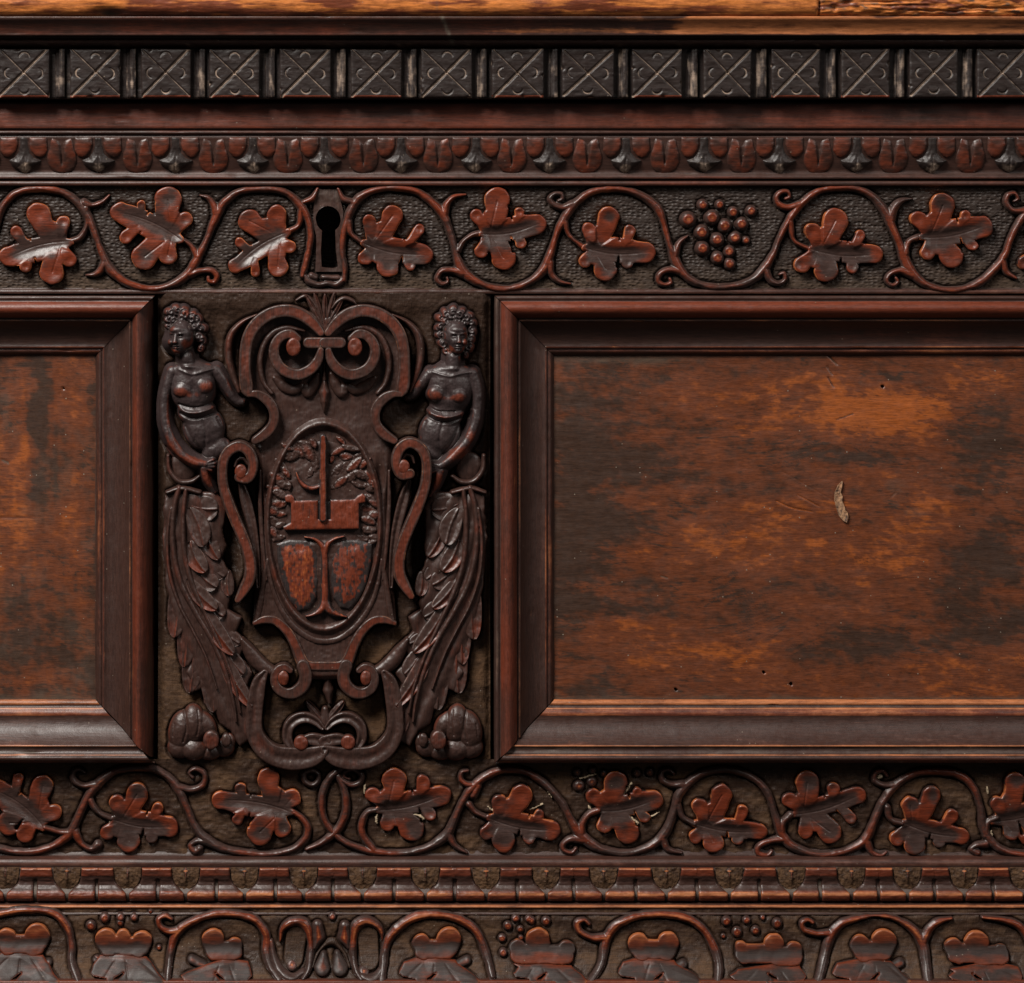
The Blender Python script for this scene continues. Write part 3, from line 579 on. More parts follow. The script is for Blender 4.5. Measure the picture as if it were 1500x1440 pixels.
    Z = Z+dome*(1-tr_m)-4.6*tr_m-0.9*np.exp(-((cr-bend)/0.8)**2)*am+fbm(X/18, Y/12, seed+7, 3)*0.5
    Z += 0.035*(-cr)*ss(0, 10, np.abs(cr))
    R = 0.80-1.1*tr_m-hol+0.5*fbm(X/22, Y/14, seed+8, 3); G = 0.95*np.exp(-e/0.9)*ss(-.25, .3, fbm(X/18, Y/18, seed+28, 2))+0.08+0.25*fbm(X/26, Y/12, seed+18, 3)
    rgb = np.clip(rgb_of(X, R, G, 0.06*tr_m), 0, 1)
    gg = g(X, Y)
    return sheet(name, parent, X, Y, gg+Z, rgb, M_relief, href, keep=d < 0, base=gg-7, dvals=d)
def vines(parent, strokes, g, href, ht=9, step=1.1, name='vine_stem', fat=1.0, low=False, mat=None, red=0.62, r=5.0):
    """each stroke list is one connected stem: several point lists joined in one mesh"""
    allp = [p for s_ in strokes for p in s_]
    x0, y0, x1, y1 = bbox_of(w3(allp, r), 4); X, Y = grid(x0, y0, x1, y1, step)
    f = Field(X, Y)
    for s_ in strokes: f.stroke([(a, b, c*1.13*fat) for a, b, c in w3(s_, r)])
    f.d = f.d+1.3*vnoise(X/9, Y/9, 12)+0.9*vnoise(X/23, Y/23, 14)
    e = np.clip(-f.d, 0, 99); q = np.clip(e/np.maximum(f.r, 1), 0, 1)
    Z = ht*(0.42+0.58*np.clip(q*1.35, 0, 1)**0.8)*np.clip(0.6+f.r/11, 0, 1.15)+0.5*vnoise(X/5, Y/5, 15)+fbm(X/18, Y/18, 3, 2)*0.8
    R = red*ss(0.05, 0.5, q)+0.55*fbm(X/50, Y/40, 5, 4); G = 0.28*ss(0.75, 1, q)+0.25*fbm(X/40, Y/30, 8, 3)
    gg = g(X, Y)
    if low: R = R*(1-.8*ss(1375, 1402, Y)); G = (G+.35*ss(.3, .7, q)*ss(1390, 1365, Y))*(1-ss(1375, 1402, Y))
    return sheet(name, parent, X, Y, gg+Z, np.clip(rgb_of(X, R, G, 0.15*(q < .2)), 0, 1), mat or M_relief, href, keep=f.d < 0, base=gg-7, dvals=f.d)
def berry(parent, x, y, r, g, href, seed=0, name='grape', ht=1.15, red=0.8):
    X, Y = grid(x-r-2, y-r-2, x+r+2, y+r+2, 0.8); rs = np.random.RandomState(seed)
    f = Field(X, Y); f.cap(x, y, r*(0.95+0.1*rs.rand()), x+rs.rand()-.5, y+rs.rand()*1.5-.7, r)
    q = np.clip(-f.d/r, 0, 1); Z = r*ht*np.sqrt(np.clip(1-(1-q)**2, 0, 1)); Z = np.minimum(Z, r*ht*(.88+.06*(X-x)/r*(rs.rand()-.5)*2))+fbm(X/5, Y/5, seed, 2)*.7; gg = g(X, Y)
    return sheet(name, parent, X, Y, gg+Z, np.clip(rgb_of(X, 1.15*red*ss(.2, .6, q), 0.75*ss(.6, .95, q), 0.15*(q < .15)), 0, 1), M_relief, href, keep=f.d < 0, base=gg-7, dvals=f.d)

# ---- upper frieze ground with the pierced keyhole
g0 = lambda X, Y: 0*X
X, Y = grid(XA, 272, XB, 424.5, 1.25)
kf = Field(X, Y); kf.cap(480.5, 320, 18, 481, 322, 18); kf.poly([(472, 334), (491, 334), (492, 366), (495, 391), (487, 393), (471, 391), (470, 366)])
hole = ss(0.8, -0.8, kf.d)
Z = 0.9*fbm(X/26, Y/13, 101, 3)+0.8*vnoise(X/5, Y/3, 102)+0.5*vnoise(X/3, Y/2, 103)*ss(290, 330, Y)-58*hole
Z += 1.2*ss(283, 276, Y)
B = 0.22+0.6*ss(350, 425, Y)+0.25*fbm(X/60, Y/30, 104, 3)
def frieze_node(name):
    o = bpy.data.objects.new(name, None); col.objects.link(o); o.parent = chest; return o
rail = frieze_node('upper_vine_frieze'); REG.clear(); GR1 = (X, Y, Z, B*(1-hole), hole)
V = [
 # left of the keyhole
 [[(-60, 402), (-30, 392), (-12, 350), (0, 311), (12, 292), (27, 281), (53, 276), (88, 280, 4.8), (112, 295, 5.2), (128, 316, 6), (141, 348, 4.6), (151, 375, 5), (163, 396, 6.5), (187, 415, 5), (221, 423, 5), (251, 417, 5), (275, 401, 6.5), (291, 375, 5.5), (304, 348, 4.6), (316, 319, 5.5), (328, 297, 5.5), (349, 281, 5), (373, 277), (400, 277), (421, 283), (439, 300, 6.5), (451, 321, 5), (455, 348, 4.6), (450, 377, 4.4), (443, 404, 3.8)],
  [(123, 297, 6), (134, 301, 4), (148, 297, 3.5), (160, 286, 1.5)], [(126, 305, 5), (128, 327, 4.2), (118, 347, 4.2), (105, 353, 4)],
  [(154, 384, 6), (147, 396, 4.5), (138, 402, 3.5), (126, 403, 1.2)], [(288, 375, 5), (281, 361, 3.2), (270, 352, 3.4)],
  [(278, 402, 6), (296, 396, 4), (311, 397, 4), (318, 405, 3.6), (314, 413, 3.2), (306, 412, 2.6), (305, 406, 2)], [(317, 313, 6), (313, 300, 4.5), (305, 290, 3.5), (293, 286, 1.5)],
  [(441, 305, 5), (438, 329, 4), (425, 338, 4)], [(445, 296, 4), (458, 290, 4.6), (465, 276, 2.6)]],
 [[(504, 410, 3.5), (505, 393, 4), (501, 367, 4.4), (503, 343, 4.4), (508, 324, 5), (516, 303, 6), (529, 287, 5.5), (553, 277, 5), (580, 275, 5), (607, 279, 5), (628, 292, 5.5), (644, 308, 6), (655, 327, 5.5), (663, 351, 4.6), (668, 372, 5), (676, 393, 7), (692, 409, 6), (716, 420, 5), (742, 423, 5), (762, 419, 5), (781, 409, 5), (797, 393, 6.5), (808, 367, 5), (816, 340, 4.6), (829, 316, 6), (845, 295, 5.5), (867, 281, 5), (893, 276, 5), (920, 279, 5), (944, 289, 5.5), (963, 305, 6), (973, 329, 4.6), (981, 359, 4.6), (989, 380, 7), (1000, 399, 6), (1016, 412, 5), (1043, 420, 5), (1072, 419, 5), (1099, 411, 5), (1117, 396, 6.5), (1131, 375, 5), (1141, 351, 4.4), (1153, 327, 5), (1161, 314, 5.5), (1175, 297, 5.5), (1199, 280, 5), (1228, 275, 5), (1257, 277, 5), (1279, 289, 5.5), (1297, 311, 6.5), (1308, 335, 5.5), (1319, 361, 5.5), (1327, 383, 7), (1340, 404, 6), (1364, 420, 5), (1396, 425, 5), (1428, 417, 5), (1452, 399, 6), (1471, 375, 5), (1481, 348, 4.6), (1497, 319, 5.5), (1515, 297, 5.5), (1545, 280, 5), (1580, 276, 5), (1620, 290, 5)],
  [(516, 296, 5), (503, 291, 4.6), (495, 276, 2.6)], [(511, 325, 5), (514, 342, 3.8), (529, 355, 3.6)],
  [(650, 316, 6), (655, 298, 5), (666, 288, 3.5), (682, 285, 1.4)], [(678, 400, 6.5), (662, 396, 4.5), (647, 397, 4.2), (640, 408, 3.8), (647, 416, 3.2), (656, 413, 2.5), (655, 407, 2)],
  [(671, 367, 5), (679, 353, 3.4), (692, 344, 3.6), (704, 341, 4.2)], [(839, 299, 6), (824, 304, 4.2), (810, 299, 4), (806, 290, 3.6), (812, 284, 3.4), (822, 284, 3), (824, 291, 2.6), (818, 294, 2)],
  [(827, 325, 5), (834, 345, 3.2), (853, 361, 3.6)], [(805, 385, 6), (808, 401, 4.4), (819, 412, 3.4), (836, 416, 1.6)], [(988, 378, 6), (994, 357, 4), (1008, 345, 1.6)],
  [(996, 397, 6), (979, 395, 4.4), (967, 401, 4), (964, 411, 3.6), (973, 417, 3.2), (983, 414, 2.6), (981, 408, 2)], [(1121, 396, 6), (1129, 411, 4.4), (1141, 415, 4), (1150, 409, 3.6), (1148, 400, 3), (1142, 402, 2)],
  [(1172, 299, 6), (1154, 304, 4.4), (1141, 299, 4.2), (1137, 289, 3.8), (1144, 281, 3.4), (1154, 281, 3), (1157, 288, 2.6), (1151, 291, 2)], [(1157, 325, 5), (1163, 352, 3.2), (1184, 364, 3.6)],
  [(1304, 322, 7), (1309, 305, 6), (1320, 294, 4), (1336, 291, 1.4)], [(1326, 372, 5), (1331, 354, 3.4), (1346, 347, 4.4)],
  [(1337, 403, 6), (1319, 396, 4.4), (1304, 401, 4), (1299, 411, 3.6), (1307, 418, 3.2), (1315, 413, 2.6), (1312, 407, 2)], [(1502, 309, 6), (1484, 308, 4.4), (1474, 297, 4.2), (1476, 286, 3.8), (1486, 283, 3.2), (1491, 291, 2.8), (1485, 295, 2)],
  [(1468, 382, 6), (1475, 399, 4), (1489, 408, 1.8)]]]
for s_ in V: vines(rail, s_, g0, 4)
UL = [((107, 353), (14, 376, 15), [(57, 314, 17), (93, 325, 10), (24, 339, 8.5), (77, 399, 18), (103, 381, 10), (38, 391, 8)]),
      ((268, 353), (176, 311, 15), [(246, 293, 20), (271, 322, 11), (207, 300, 6), (185, 347, 10), (212, 376, 19), (246, 374, 13)]),
      ((425, 338), (345, 389, 11), [(366, 324, 17), (405, 315, 14.5), (352, 356, 7.5), (425, 362, 9), (407, 391, 15), (374, 398, 7)]),
      ((529, 355), (619, 373, 15), [(541, 325, 10), (575, 316, 15.5), (614, 336, 8), (535, 378, 11), (568, 389, 16.5), (601, 388, 8)]),
      ((703, 343), (785, 329, 15), [(728, 294, 19), (697, 316, 9), (761, 311, 7), (705, 369, 9.5), (737, 378, 18), (763, 357, 8)]),
      ((853, 362), (945, 370, 15.5), [(891, 318, 15.5), (862, 336, 10), (923, 337, 8), (857, 383, 10), (887, 394, 17.5), (919, 385, 8)]),
      ((1184, 364), (1279, 373, 13.5), [(1223, 323, 18), (1189, 339, 12), (1259, 345, 8), (1174, 388, 11), (1209, 395, 18), (1248, 391, 9)]),
      ((1346, 348), (1438, 332, 16), [(1380, 301, 18), (1344, 321, 11.5), (1414, 316, 8), (1359, 369, 11), (1393, 376, 17), (1424, 360, 8)]),
      ((1508, 362), (1590, 378, 15), [(1545, 318, 17), (1512, 340, 11), (1500, 385, 10), (1535, 394, 17), (1572, 396, 8)]),
      ((-28, 352), (-112, 330, 14), [(-60, 300, 17), (-90, 380, 16), (-45, 380, 11)])]
for i, (b_, t_, lo) in enumerate(UL): leaf(rail, b_, t_, lo, g0, 4, seed=i+1)
for i, (x_, y_, r_) in enumerate([(1010, 150, 30), (1103, 150, 25), (930, 230, 42), (1060, 220, 40), (1177, 190, 28), (1275, 185, 30), (1130, 265, 36), (1222, 255, 36), (1003, 300, 38), (1088, 340, 38), (1187, 330, 33), (1250, 345, 22), (1007, 390, 38), (1155, 405, 30), (1090, 440, 34), (1158, 475, 30)]):
    berry(rail, 760+x_/3.75, 260+y_/3.75, r_/3.75*1.13, g0, 4, i)
# keyhole surround: scrolled foot and raised rim
vines(rail, [[(447, 404, 3.5), (452, 412, 4), (466, 417, 4), (480, 415, 3.5), (492, 417, 4), (501, 411, 4), (505, 404, 3.5)], [(456, 404, 4.5), (462, 407, 4)], [(473, 406, 3.5), (495, 407, 4)]], g0, 3, ht=7, name='keyhole_scroll', red=0.45)
X, Y = grid(455, 270, 505, 402, 1.0); kf = Field(X, Y)
kf.cap(480.5, 320, 18, 481, 322, 18); kf.poly([(472, 334), (491, 334), (492, 366), (495, 391), (487, 393), (471, 391), (470, 366)])
of = Field(X, Y); of.poly([(466, 277), (494, 277), (499, 295), (503, 310), (502, 330), (497, 345), (498, 370), (502, 398), (462, 398), (463, 370), (463, 345), (459, 330), (459, 308), (461, 293)])
dd = np.maximum(of.d, -kf.d); Z = 2.2+fbm(X/14, Y/14, 6, 3)*1.0+1.2*ss(300, 285, Y)
sheet('keyhole_plate', rail, X, Y, Z, np.clip(rgb_of(X, 0.25*ss(292, 300, Y)*ss(308, 300, Y), 0, 0.28), 0, 1), M_cart, 2, keep=dd < 0, base=-50, dvals=dd)

def cut_ground(name, parent, X, Y, Z, B, mat, href, dp=4.0, hole=0):
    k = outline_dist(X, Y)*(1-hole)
    sheet(name, parent, X, Y, Z-dp*k, np.clip(rgb_of(X, 0, 0, B*(1-0.75*k)), 0, 1), mat, href)  # grime thinned in the outline cut, painting it darker like occlusion
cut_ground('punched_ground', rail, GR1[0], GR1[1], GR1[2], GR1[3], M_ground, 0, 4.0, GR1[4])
# ---- lower frieze
X, Y = grid(XA, 1112, XB, 1258, 1.25)
Z = 1.0*fbm(X/26, Y/16, 111, 3)+0.7*vnoise(X/6, Y/3, 112)+1.2*fbm(X/9, Y/9, 113, 2)
B = 0.5+0.45*fbm(X/50, Y/30, 114, 3)
rail2 = frieze_node('lower_vine_frieze'); REG.clear(); GR2 = (X, Y, Z, B)
sweep('lower_frieze_fillet', chest, prof(('s', 1244, -2, 0, 0, .2), ('l', 1250, 0.5, 0, 0, .3), ('l', 1252.5, 2.5, 0.2, 0, 0.3), ('l', 1256.5, 3, 0.25, 0, 0.2), ('l', 1257.5, -2, 0, 0, 0), ('l', 1260, -3, 0, 0, 0)), XA, XB, M_mould, href=2, seed=52)
V2 = [
 [[(-60, 1200), (-30, 1235), (0, 1243), (27, 1248), (53, 1247), (80, 1238, 5), (101, 1222, 6.5), (112, 1203, 5), (125, 1174, 5.5), (141, 1150, 6), (165, 1131, 5), (192, 1125), (221, 1126), (243, 1136), (259, 1153, 6), (272, 1179, 4.6), (285, 1209, 4.6), (301, 1229, 6), (328, 1243, 5), (365, 1250, 4.6), (398, 1251, 4.6), (430, 1243, 5), (448, 1227, 5), (451, 1212, 4.6), (443, 1199, 4), (431, 1190, 4)],
  [(143, 1149, 6), (122, 1151, 4), (108, 1143, 4), (107, 1131, 3.6), (116, 1126, 3), (124, 1131, 2.4)], [(258, 1152, 5), (280, 1157, 4), (298, 1149, 3.8), (299, 1133, 3.4), (286, 1126, 3), (277, 1132, 2.6), (282, 1139, 2.2)],
  [(132, 1172, 5), (144, 1190, 3.4), (163, 1199, 3.6)], [(101, 1220, 5), (84, 1218, 3.6), (66, 1212, 4)], [(110, 1218, 6), (119, 1236, 4), (134, 1243, 4), (143, 1237, 6)], [(304, 1232, 6), (288, 1232, 4), (279, 1239, 3.6), (286, 1247, 5), (292, 1243, 5)]],
 [[(500, 1125, 4), (483, 1139, 5), (473, 1161, 5), (472, 1187, 5), (480, 1209, 4.6), (500, 1230, 4.2), (529, 1243, 4.2), (552, 1248, 5), (580, 1250, 5), (607, 1247, 5), (633, 1238, 5), (655, 1222, 6.5), (665, 1201, 5), (679, 1171, 5), (700, 1145, 6), (727, 1130, 5), (753, 1127, 5), (778, 1134, 5), (803, 1153, 5), (824, 1177, 4.8), (837, 1203, 5), (853, 1225, 7), (875, 1241, 5.5), (909, 1250, 5), (936, 1246, 5), (960, 1235, 6), (976, 1217, 6), (987, 1190, 5), (995, 1163, 6), (1016, 1140, 5.5), (1043, 1129, 5), (1072, 1128, 5), (1104, 1140, 5), (1125, 1163, 5), (1136, 1195, 4.6), (1147, 1225, 6.5), (1164, 1241, 5.5), (1193, 1251, 5), (1220, 1251, 5), (1247, 1243, 5), (1268, 1229, 6.5), (1281, 1201, 5), (1295, 1171, 5.5), (1316, 1146, 6), (1343, 1132, 5), (1375, 1130, 5), (1404, 1135, 5), (1425, 1153, 5), (1436, 1182, 4.6), (1441, 1213, 6), (1455, 1236, 5.5), (1481, 1249, 5), (1520, 1252, 5), (1560, 1240, 5)],
  [(693, 1165, 6), (700, 1150, 5), (684, 1149, 3.8), (675, 1142, 3.8), (676, 1131, 3.4), (685, 1129, 2.6)], [(687, 1178, 5), (697, 1190, 3.6), (713, 1197, 3.6)], [(657, 1222, 6), (667, 1239, 4), (684, 1249, 2)],
  [(548, 1246, 5), (531, 1222, 5), (531, 1203, 4.6), (538, 1190, 4), (551, 1186, 4.2)], [(852, 1222, 6), (853, 1207, 4.4), (862, 1193, 4.2), (876, 1187, 4.6)], [(856, 1230, 6), (836, 1229, 4.6), (825, 1236, 4.2), (826, 1245, 3.8), (837, 1249, 3.6), (843, 1243, 3)],
  [(1000, 1149, 6), (984, 1149, 4.2), (971, 1143, 4.2), (969, 1131, 3.6), (979, 1127, 3.2), (987, 1133, 2.6)], [(992, 1179, 5), (1000, 1197, 3.4), (1017, 1207, 4)], [(970, 1228, 6), (979, 1244, 4), (998, 1249, 2)],
  [(1147, 1229, 6), (1126, 1232, 4.4), (1111, 1240, 4), (1111, 1250, 3.8), (1124, 1253, 4), (1130, 1247, 3)], [(1146, 1222, 5), (1147, 1205, 4.4), (1158, 1193, 5)], [(1312, 1150, 6), (1294, 1150, 4), (1281, 1143, 4), (1282, 1132, 3.6), (1293, 1129, 3), (1299, 1137, 2.4)],
  [(1299, 1182, 5), (1305, 1200, 3.6), (1321, 1206, 4)], [(1268, 1230, 6), (1277, 1248, 4.6), (1289, 1253, 3.6), (1298, 1248, 2.4)], [(1444, 1236, 6), (1430, 1238, 4.4), (1422, 1244, 4), (1432, 1249, 5)], [(1443, 1224, 5), (1447, 1205, 4.4), (1460, 1198, 4.6)]],
 [[(496, 1137, 4), (505, 1160, 5), (506, 1190, 5.4), (495, 1214, 5.4), (473, 1233, 4.6), (449, 1244, 3)], [(497, 1140, 4), (514, 1150, 4), (527, 1146, 4), (529, 1134, 3.6), (518, 1127, 3.2), (506, 1130, 3), (504, 1138, 2.6), (512, 1141, 2.2)]]]
for s_ in V2: vines(rail2, s_, g0, 3, ht=8, red=0.5)
vines(rail2, [[(444, 1134, 3.6), (447, 1145, 4), (458, 1150, 4), (466, 1143, 3.6), (466, 1133, 3.2), (456, 1129, 3), (447, 1131, 3)]], g0, 3, ht=7, red=0.4, name='curl')
LL = [((66, 1214), (-4, 1158, 16), [(63, 1151, 16), (78, 1190, 12), (27, 1140, 8), (14, 1205, 18), (38, 1221, 13)]),
      ((163, 1199), (247, 1211, 15), [(201, 1163, 16.5), (171, 1175, 11), (231, 1184, 8.5), (158, 1219, 11), (189, 1231, 17), (223, 1226, 9)]),
      ((431, 1191), (323, 1172, 13), [(393, 1140, 16), (427, 1169, 13), (352, 1155, 8), (348, 1200, 8), (381, 1218, 19), (414, 1213, 13)]),
      ((551, 1187), (646, 1165, 14.5), [(577, 1143, 18), (546, 1163, 10.5), (620, 1145, 10.5), (568, 1206, 11), (603, 1213, 18.5), (630, 1192, 9)]),
      ((713, 1197), (807, 1216, 14), [(764, 1164, 16), (731, 1175, 11.5), (789, 1193, 7.5), (714, 1219, 11.5), (738, 1231, 17), (775, 1227, 9)]),
      ((873, 1188), (957, 1172, 14), [(901, 1146, 17.5), (870, 1166, 11), (933, 1161, 7.5), (886, 1209, 11.5), (919, 1218, 17.5), (944, 1197, 8)]),
      ((1016, 1206), (1112, 1218, 11.5), [(1057, 1164, 15.5), (1024, 1180, 11), (1087, 1187, 8.5), (1019, 1226, 10), (1045, 1233, 15.5), (1080, 1227, 9)]),
      ((1159, 1194), (1256, 1165, 12.5), [(1182, 1146, 17.5), (1156, 1171, 11), (1220, 1155, 9.5), (1180, 1217, 11), (1215, 1218, 17), (1245, 1198, 8.5)]),
      ((1321, 1204), (1407, 1225, 12), [(1363, 1165, 14), (1333, 1180, 13), (1394, 1195, 10), (1314, 1227, 11), (1340, 1236, 16), (1376, 1232, 9.5)]),
      ((1450, 1204), (1545, 1180, 14), [(1486, 1146, 15.5), (1461, 1177, 10.5), (1520, 1158, 9), (1482, 1217, 13), (1508, 1224, 15)])]
for i, (b_, t_, lo) in enumerate(LL): leaf(rail2, b_, t_, lo, g0, 3, seed=i+31, ht=7.5)
for i, (x_, y_, r_) in enumerate([(848, 1151, 8.5), (867, 1145, 7.5), (845, 1131, 6), (868, 1129, 6), (933, 1132, 6), (952, 1131, 6), (884, 1133, 5)]): berry(rail2, x_, y_, r_, g0, 3, i+40, red=0.45, ht=0.8)

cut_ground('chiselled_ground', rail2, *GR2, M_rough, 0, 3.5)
# ---- base frieze, flaring out towards the bottom
gb = lambda X, Y: 38+3*ss(1337, 1350, Y)+34*np.clip((Y-1352)/84, 0, 1.02)**2.6
X, Y = grid(XA, 1334, XB, 1436.4, 1.2)
Z = gb(X, Y)+0.9*fbm(X/22, Y/13, 121, 3)+0.8*fbm(X/7, Y/6, 123, 2)
B = 0.55+0.35*fbm(X/40, Y/25, 124, 3)
rail3 = frieze_node('base_vine_frieze'); REG.clear(); GR3 = (X, Y, Z, B)
sweep('base_fillet', chest, prof(('s', 1434, 60, 0, 0, 0), ('l', 1435.5, 72, 0.3, 0, .1), ('l', 1436.5, 79, 0.7, 0.1, .1), ('l', 1438, 80, 0.85, 0.1, 0), ('l', 1600, 80, 0.85, 0.1, 0), ('l', 1601, -60, 0, 0, 0)), XA, XB, M_mould, href=75, seed=53)
V3 = [[[(-60, 1400), (-50, 1360), (-25, 1343), (0, 1339), (40, 1334), (78, 1339, 5), (97, 1357, 6), (105, 1383, 5), (106, 1408, 5), (116, 1430, 5)]],
      [[(246, 1432, 4.5), (249, 1400, 5), (257, 1370, 6), (280, 1351, 5.5), (312, 1340, 4.6), (345, 1340, 5), (372, 1347, 6), (389, 1368, 6), (390, 1392, 6), (396, 1412, 5), (409, 1428, 4)], [(262, 1364, 6), (246, 1365, 4.6), (234, 1357, 4.4), (233, 1346, 4), (243, 1342, 3.6), (251, 1347, 3)]],
      [[(559, 1430, 5), (562, 1405, 5.5), (568, 1378, 6), (588, 1356, 6.5), (612, 1343, 5.5), (647, 1341, 5), (677, 1349, 6), (699, 1367, 6), (712, 1397, 5.5), (720, 1425, 5)]],
      [[(861, 1434, 4), (880, 1410, 5), (887, 1380, 6), (899, 1360, 6), (925, 1345, 5.5), (960, 1340, 5), (998, 1343, 5.5), (1026, 1358, 5.5), (1043, 1381, 6), (1052, 1410, 5.5), (1048, 1434, 5)], [(886, 1374, 6), (867, 1374, 4.6), (850, 1365, 4.6), (846, 1353, 4.4), (856, 1348, 3.6), (863, 1354, 3)]],
      [[(1194, 1434, 5), (1206, 1405, 6), (1216, 1374, 7), (1233, 1354, 6), (1260, 1345, 4), (1285, 1342, 2.5), (1312, 1346, 4), (1338, 1362, 6), (1352, 1385, 7), (1355, 1410, 6.5), (1356, 1434, 6)], [(1352, 1380, 6), (1362, 1362, 6), (1375, 1351, 5), (1394, 1346, 2.5)], [(1214, 1368, 6), (1196, 1368, 4.4), (1179, 1363, 4.2), (1175, 1353, 4), (1184, 1348, 3), (1191, 1352, 3)]],
      [[(1440, 1344, 2.5), (1478, 1350, 5), (1500, 1364, 6), (1520, 1400, 6)]]]
for s_ in V3:
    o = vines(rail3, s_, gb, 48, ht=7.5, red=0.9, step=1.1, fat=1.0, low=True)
M_blade = aged_wood('dull_carving_wood', dark=(0.024, 0.0140, 0.0115), red=(0.095, 0.020, 0.008), pale=(0.26, 0.08, 0.028), seed=17, grain=(1, 14, 14), rough=(.5, .42), spec=.25, soft=.12, rag=.6, bump=.15)
def base_leaf(seed, lobes, xl, xr, sg, side=None):
    lobes = [(a_, b_+1, c_*1.13) for a_, b_, c_ in lobes]
    """kidney-shaped lobes above, with the rest of the leaf running out dark over the flare; sg: which end is pointed"""
    rs = np.random.RandomState(seed); jj = lambda a: (rs.rand()-.5)*a
    bx = np.mean([p[0] for p in lobes]); bot = max(p[1] for p in lobes)+21
    x0, y0, x1, y1 = bbox_of(lobes, 6); X, Y = grid(x0, y0, x1, bot+14, 0.9); WX = X+1.4*fbm(X/12, Y/10, seed, 2); WY = Y+1.2*fbm(X/12, Y/10, seed+2, 2)
    f = Field(WX, WY); f.x0, f.y0, f.st = X[0, 0], Y[0, 0], .9
    for p, q_ in zip(lobes[:-1], lobes[1:]): f.cap(p[0]+(q_[0]-p[0])*.06, max(p[1], q_[1])+7, 13, q_[0]-(q_[0]-p[0])*.06, max(p[1], q_[1])+7, 13)
    for x_, y_, r_ in lobes: f.cap(x_, y_, r_, x_+(bx-x_)*.2, y_+9, r_*.92)
    d = f.d; e = np.clip(-d, 0, 99); ty = np.min([p[1]-p[2] for p in lobes]); yy = Y-ty+4*vnoise(X/14, Y*0, seed)
    Z = 8.5-2*np.exp(-e/.9)-2.2*np.exp(-((yy-25)/9)**2)+fbm(X/16, Y/12, seed+4, 2)*.5
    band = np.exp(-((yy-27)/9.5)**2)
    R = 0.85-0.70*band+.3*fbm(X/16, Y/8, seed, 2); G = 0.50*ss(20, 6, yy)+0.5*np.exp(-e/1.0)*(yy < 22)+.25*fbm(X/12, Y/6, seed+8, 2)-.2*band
    gg = gb(X, Y)
    sheet('leaf_lobe', rail3, X, Y, gg+Z, np.clip(rgb_of(X, R, G, 0.03), 0, 1), M_blade, 48, keep=d < 0, base=gg-7, dvals=d)
    hl, hr = lobes[0][0]-lobes[0][2]*.5, lobes[-1][0]+lobes[-1][2]*.5
    if sg > 0: pl = [(xl, 1424), (xl+10, 1419), (hl-2, bot+4), (bx, bot-3), (hr, bot-2), (xr-4, bot+1), (xr+1, bot+10), (xr+2, 1425), (xr-3, 1430), (xr-14, 1431), (xr-17, 1434.5), (bx+2, 1435), (bx-8, 1434), (bx-12, 1431.5), (xl+24, 1431), (xl+6, 1429)]
    else: pl = [(xr, 1430), (xr-8, 1423), (hr+4, bot+5), (hr, bot), (bx, bot-3), (hl, bot-2), (xl+7, bot+3), (xl+1, bot+10), (xl-1, 1421), (xl+3, 1425), (xl+22, 1428), (xl+24, 1433), (xl+36, 1435.5), (bx+10, 1434.5), (bx+16, 1431), (bx+22, 1433), (xr-10, 1434.5), (xr-2, 1433)]
    pl = [(x_+jj(2), y_+(jj(1.5) if y_ < 1430 else 0)) for x_, y_ in pl]
    X, Y = grid(xl-4, bot-8, xr+5, 1436, 0.9); WX = X+1.2*fbm(X/12, Y/10, seed+6, 2); f = Field(WX, Y); f.x0, f.y0, f.st = X[0, 0], Y[0, 0], .9; f.poly(pl)
    nx_ = bx+jj(14); g3 = Field(X, Y); g3.cap(nx_-5*sg, 1421, .8, nx_+6*sg*-1*-1, 1429+jj(2), 2.6); d = np.maximum(f.d, -g3.d)
    e = np.clip(-d, 0, 99); tipx, tipy = (xl, 1427) if sg > 0 else (xr, 1431)
    rd = capd0(X, Y, bx, bot+4, tipx, tipy)
    Z = 7.5-1.6*np.exp(-e/.9)+2.6*(1-np.clip(rd/16, 0, 1))+1.8*ss(1427, 1434, Y)+fbm(X/26, Y/14, seed+5, 2)*.35-0.9*np.exp(-(np.sin(np.arctan2(Y-bot+14, X-bx)*4.2+seed)/.2)**2)*ss(bot+2, bot+9, Y)-1.2*np.exp(-((bot-1-Y)/2.5)**2)
    gg = gb(X, Y); G = 0.6*np.exp(-(((X-tipx)/7)**2+((Y-tipy)/5)**2))
    sheet('leaf_blade', rail3, X, Y, gg+Z, np.clip(rgb_of(X, 0.28+.5*fbm(X/24, Y/10, seed+7, 3)+.3*ss(bot+8, bot, Y)+.6*np.exp(-e/.9), G, 0.0), 0, 1), M_blade, 48, keep=d < 0, base=gg-7, dvals=d)
    side = None if not side else (side[0], max(side[1], bot-2), side[2]*.8)
    if side: blob(rail3, 'leaf_lobe', [(side[0], side[1], side[2], side[0]+(bx-side[0])*.4, side[1]+8, side[2]*.9)], gb, 48, 6, seed+9, red=.6, pale=.4, mat=M_blade)
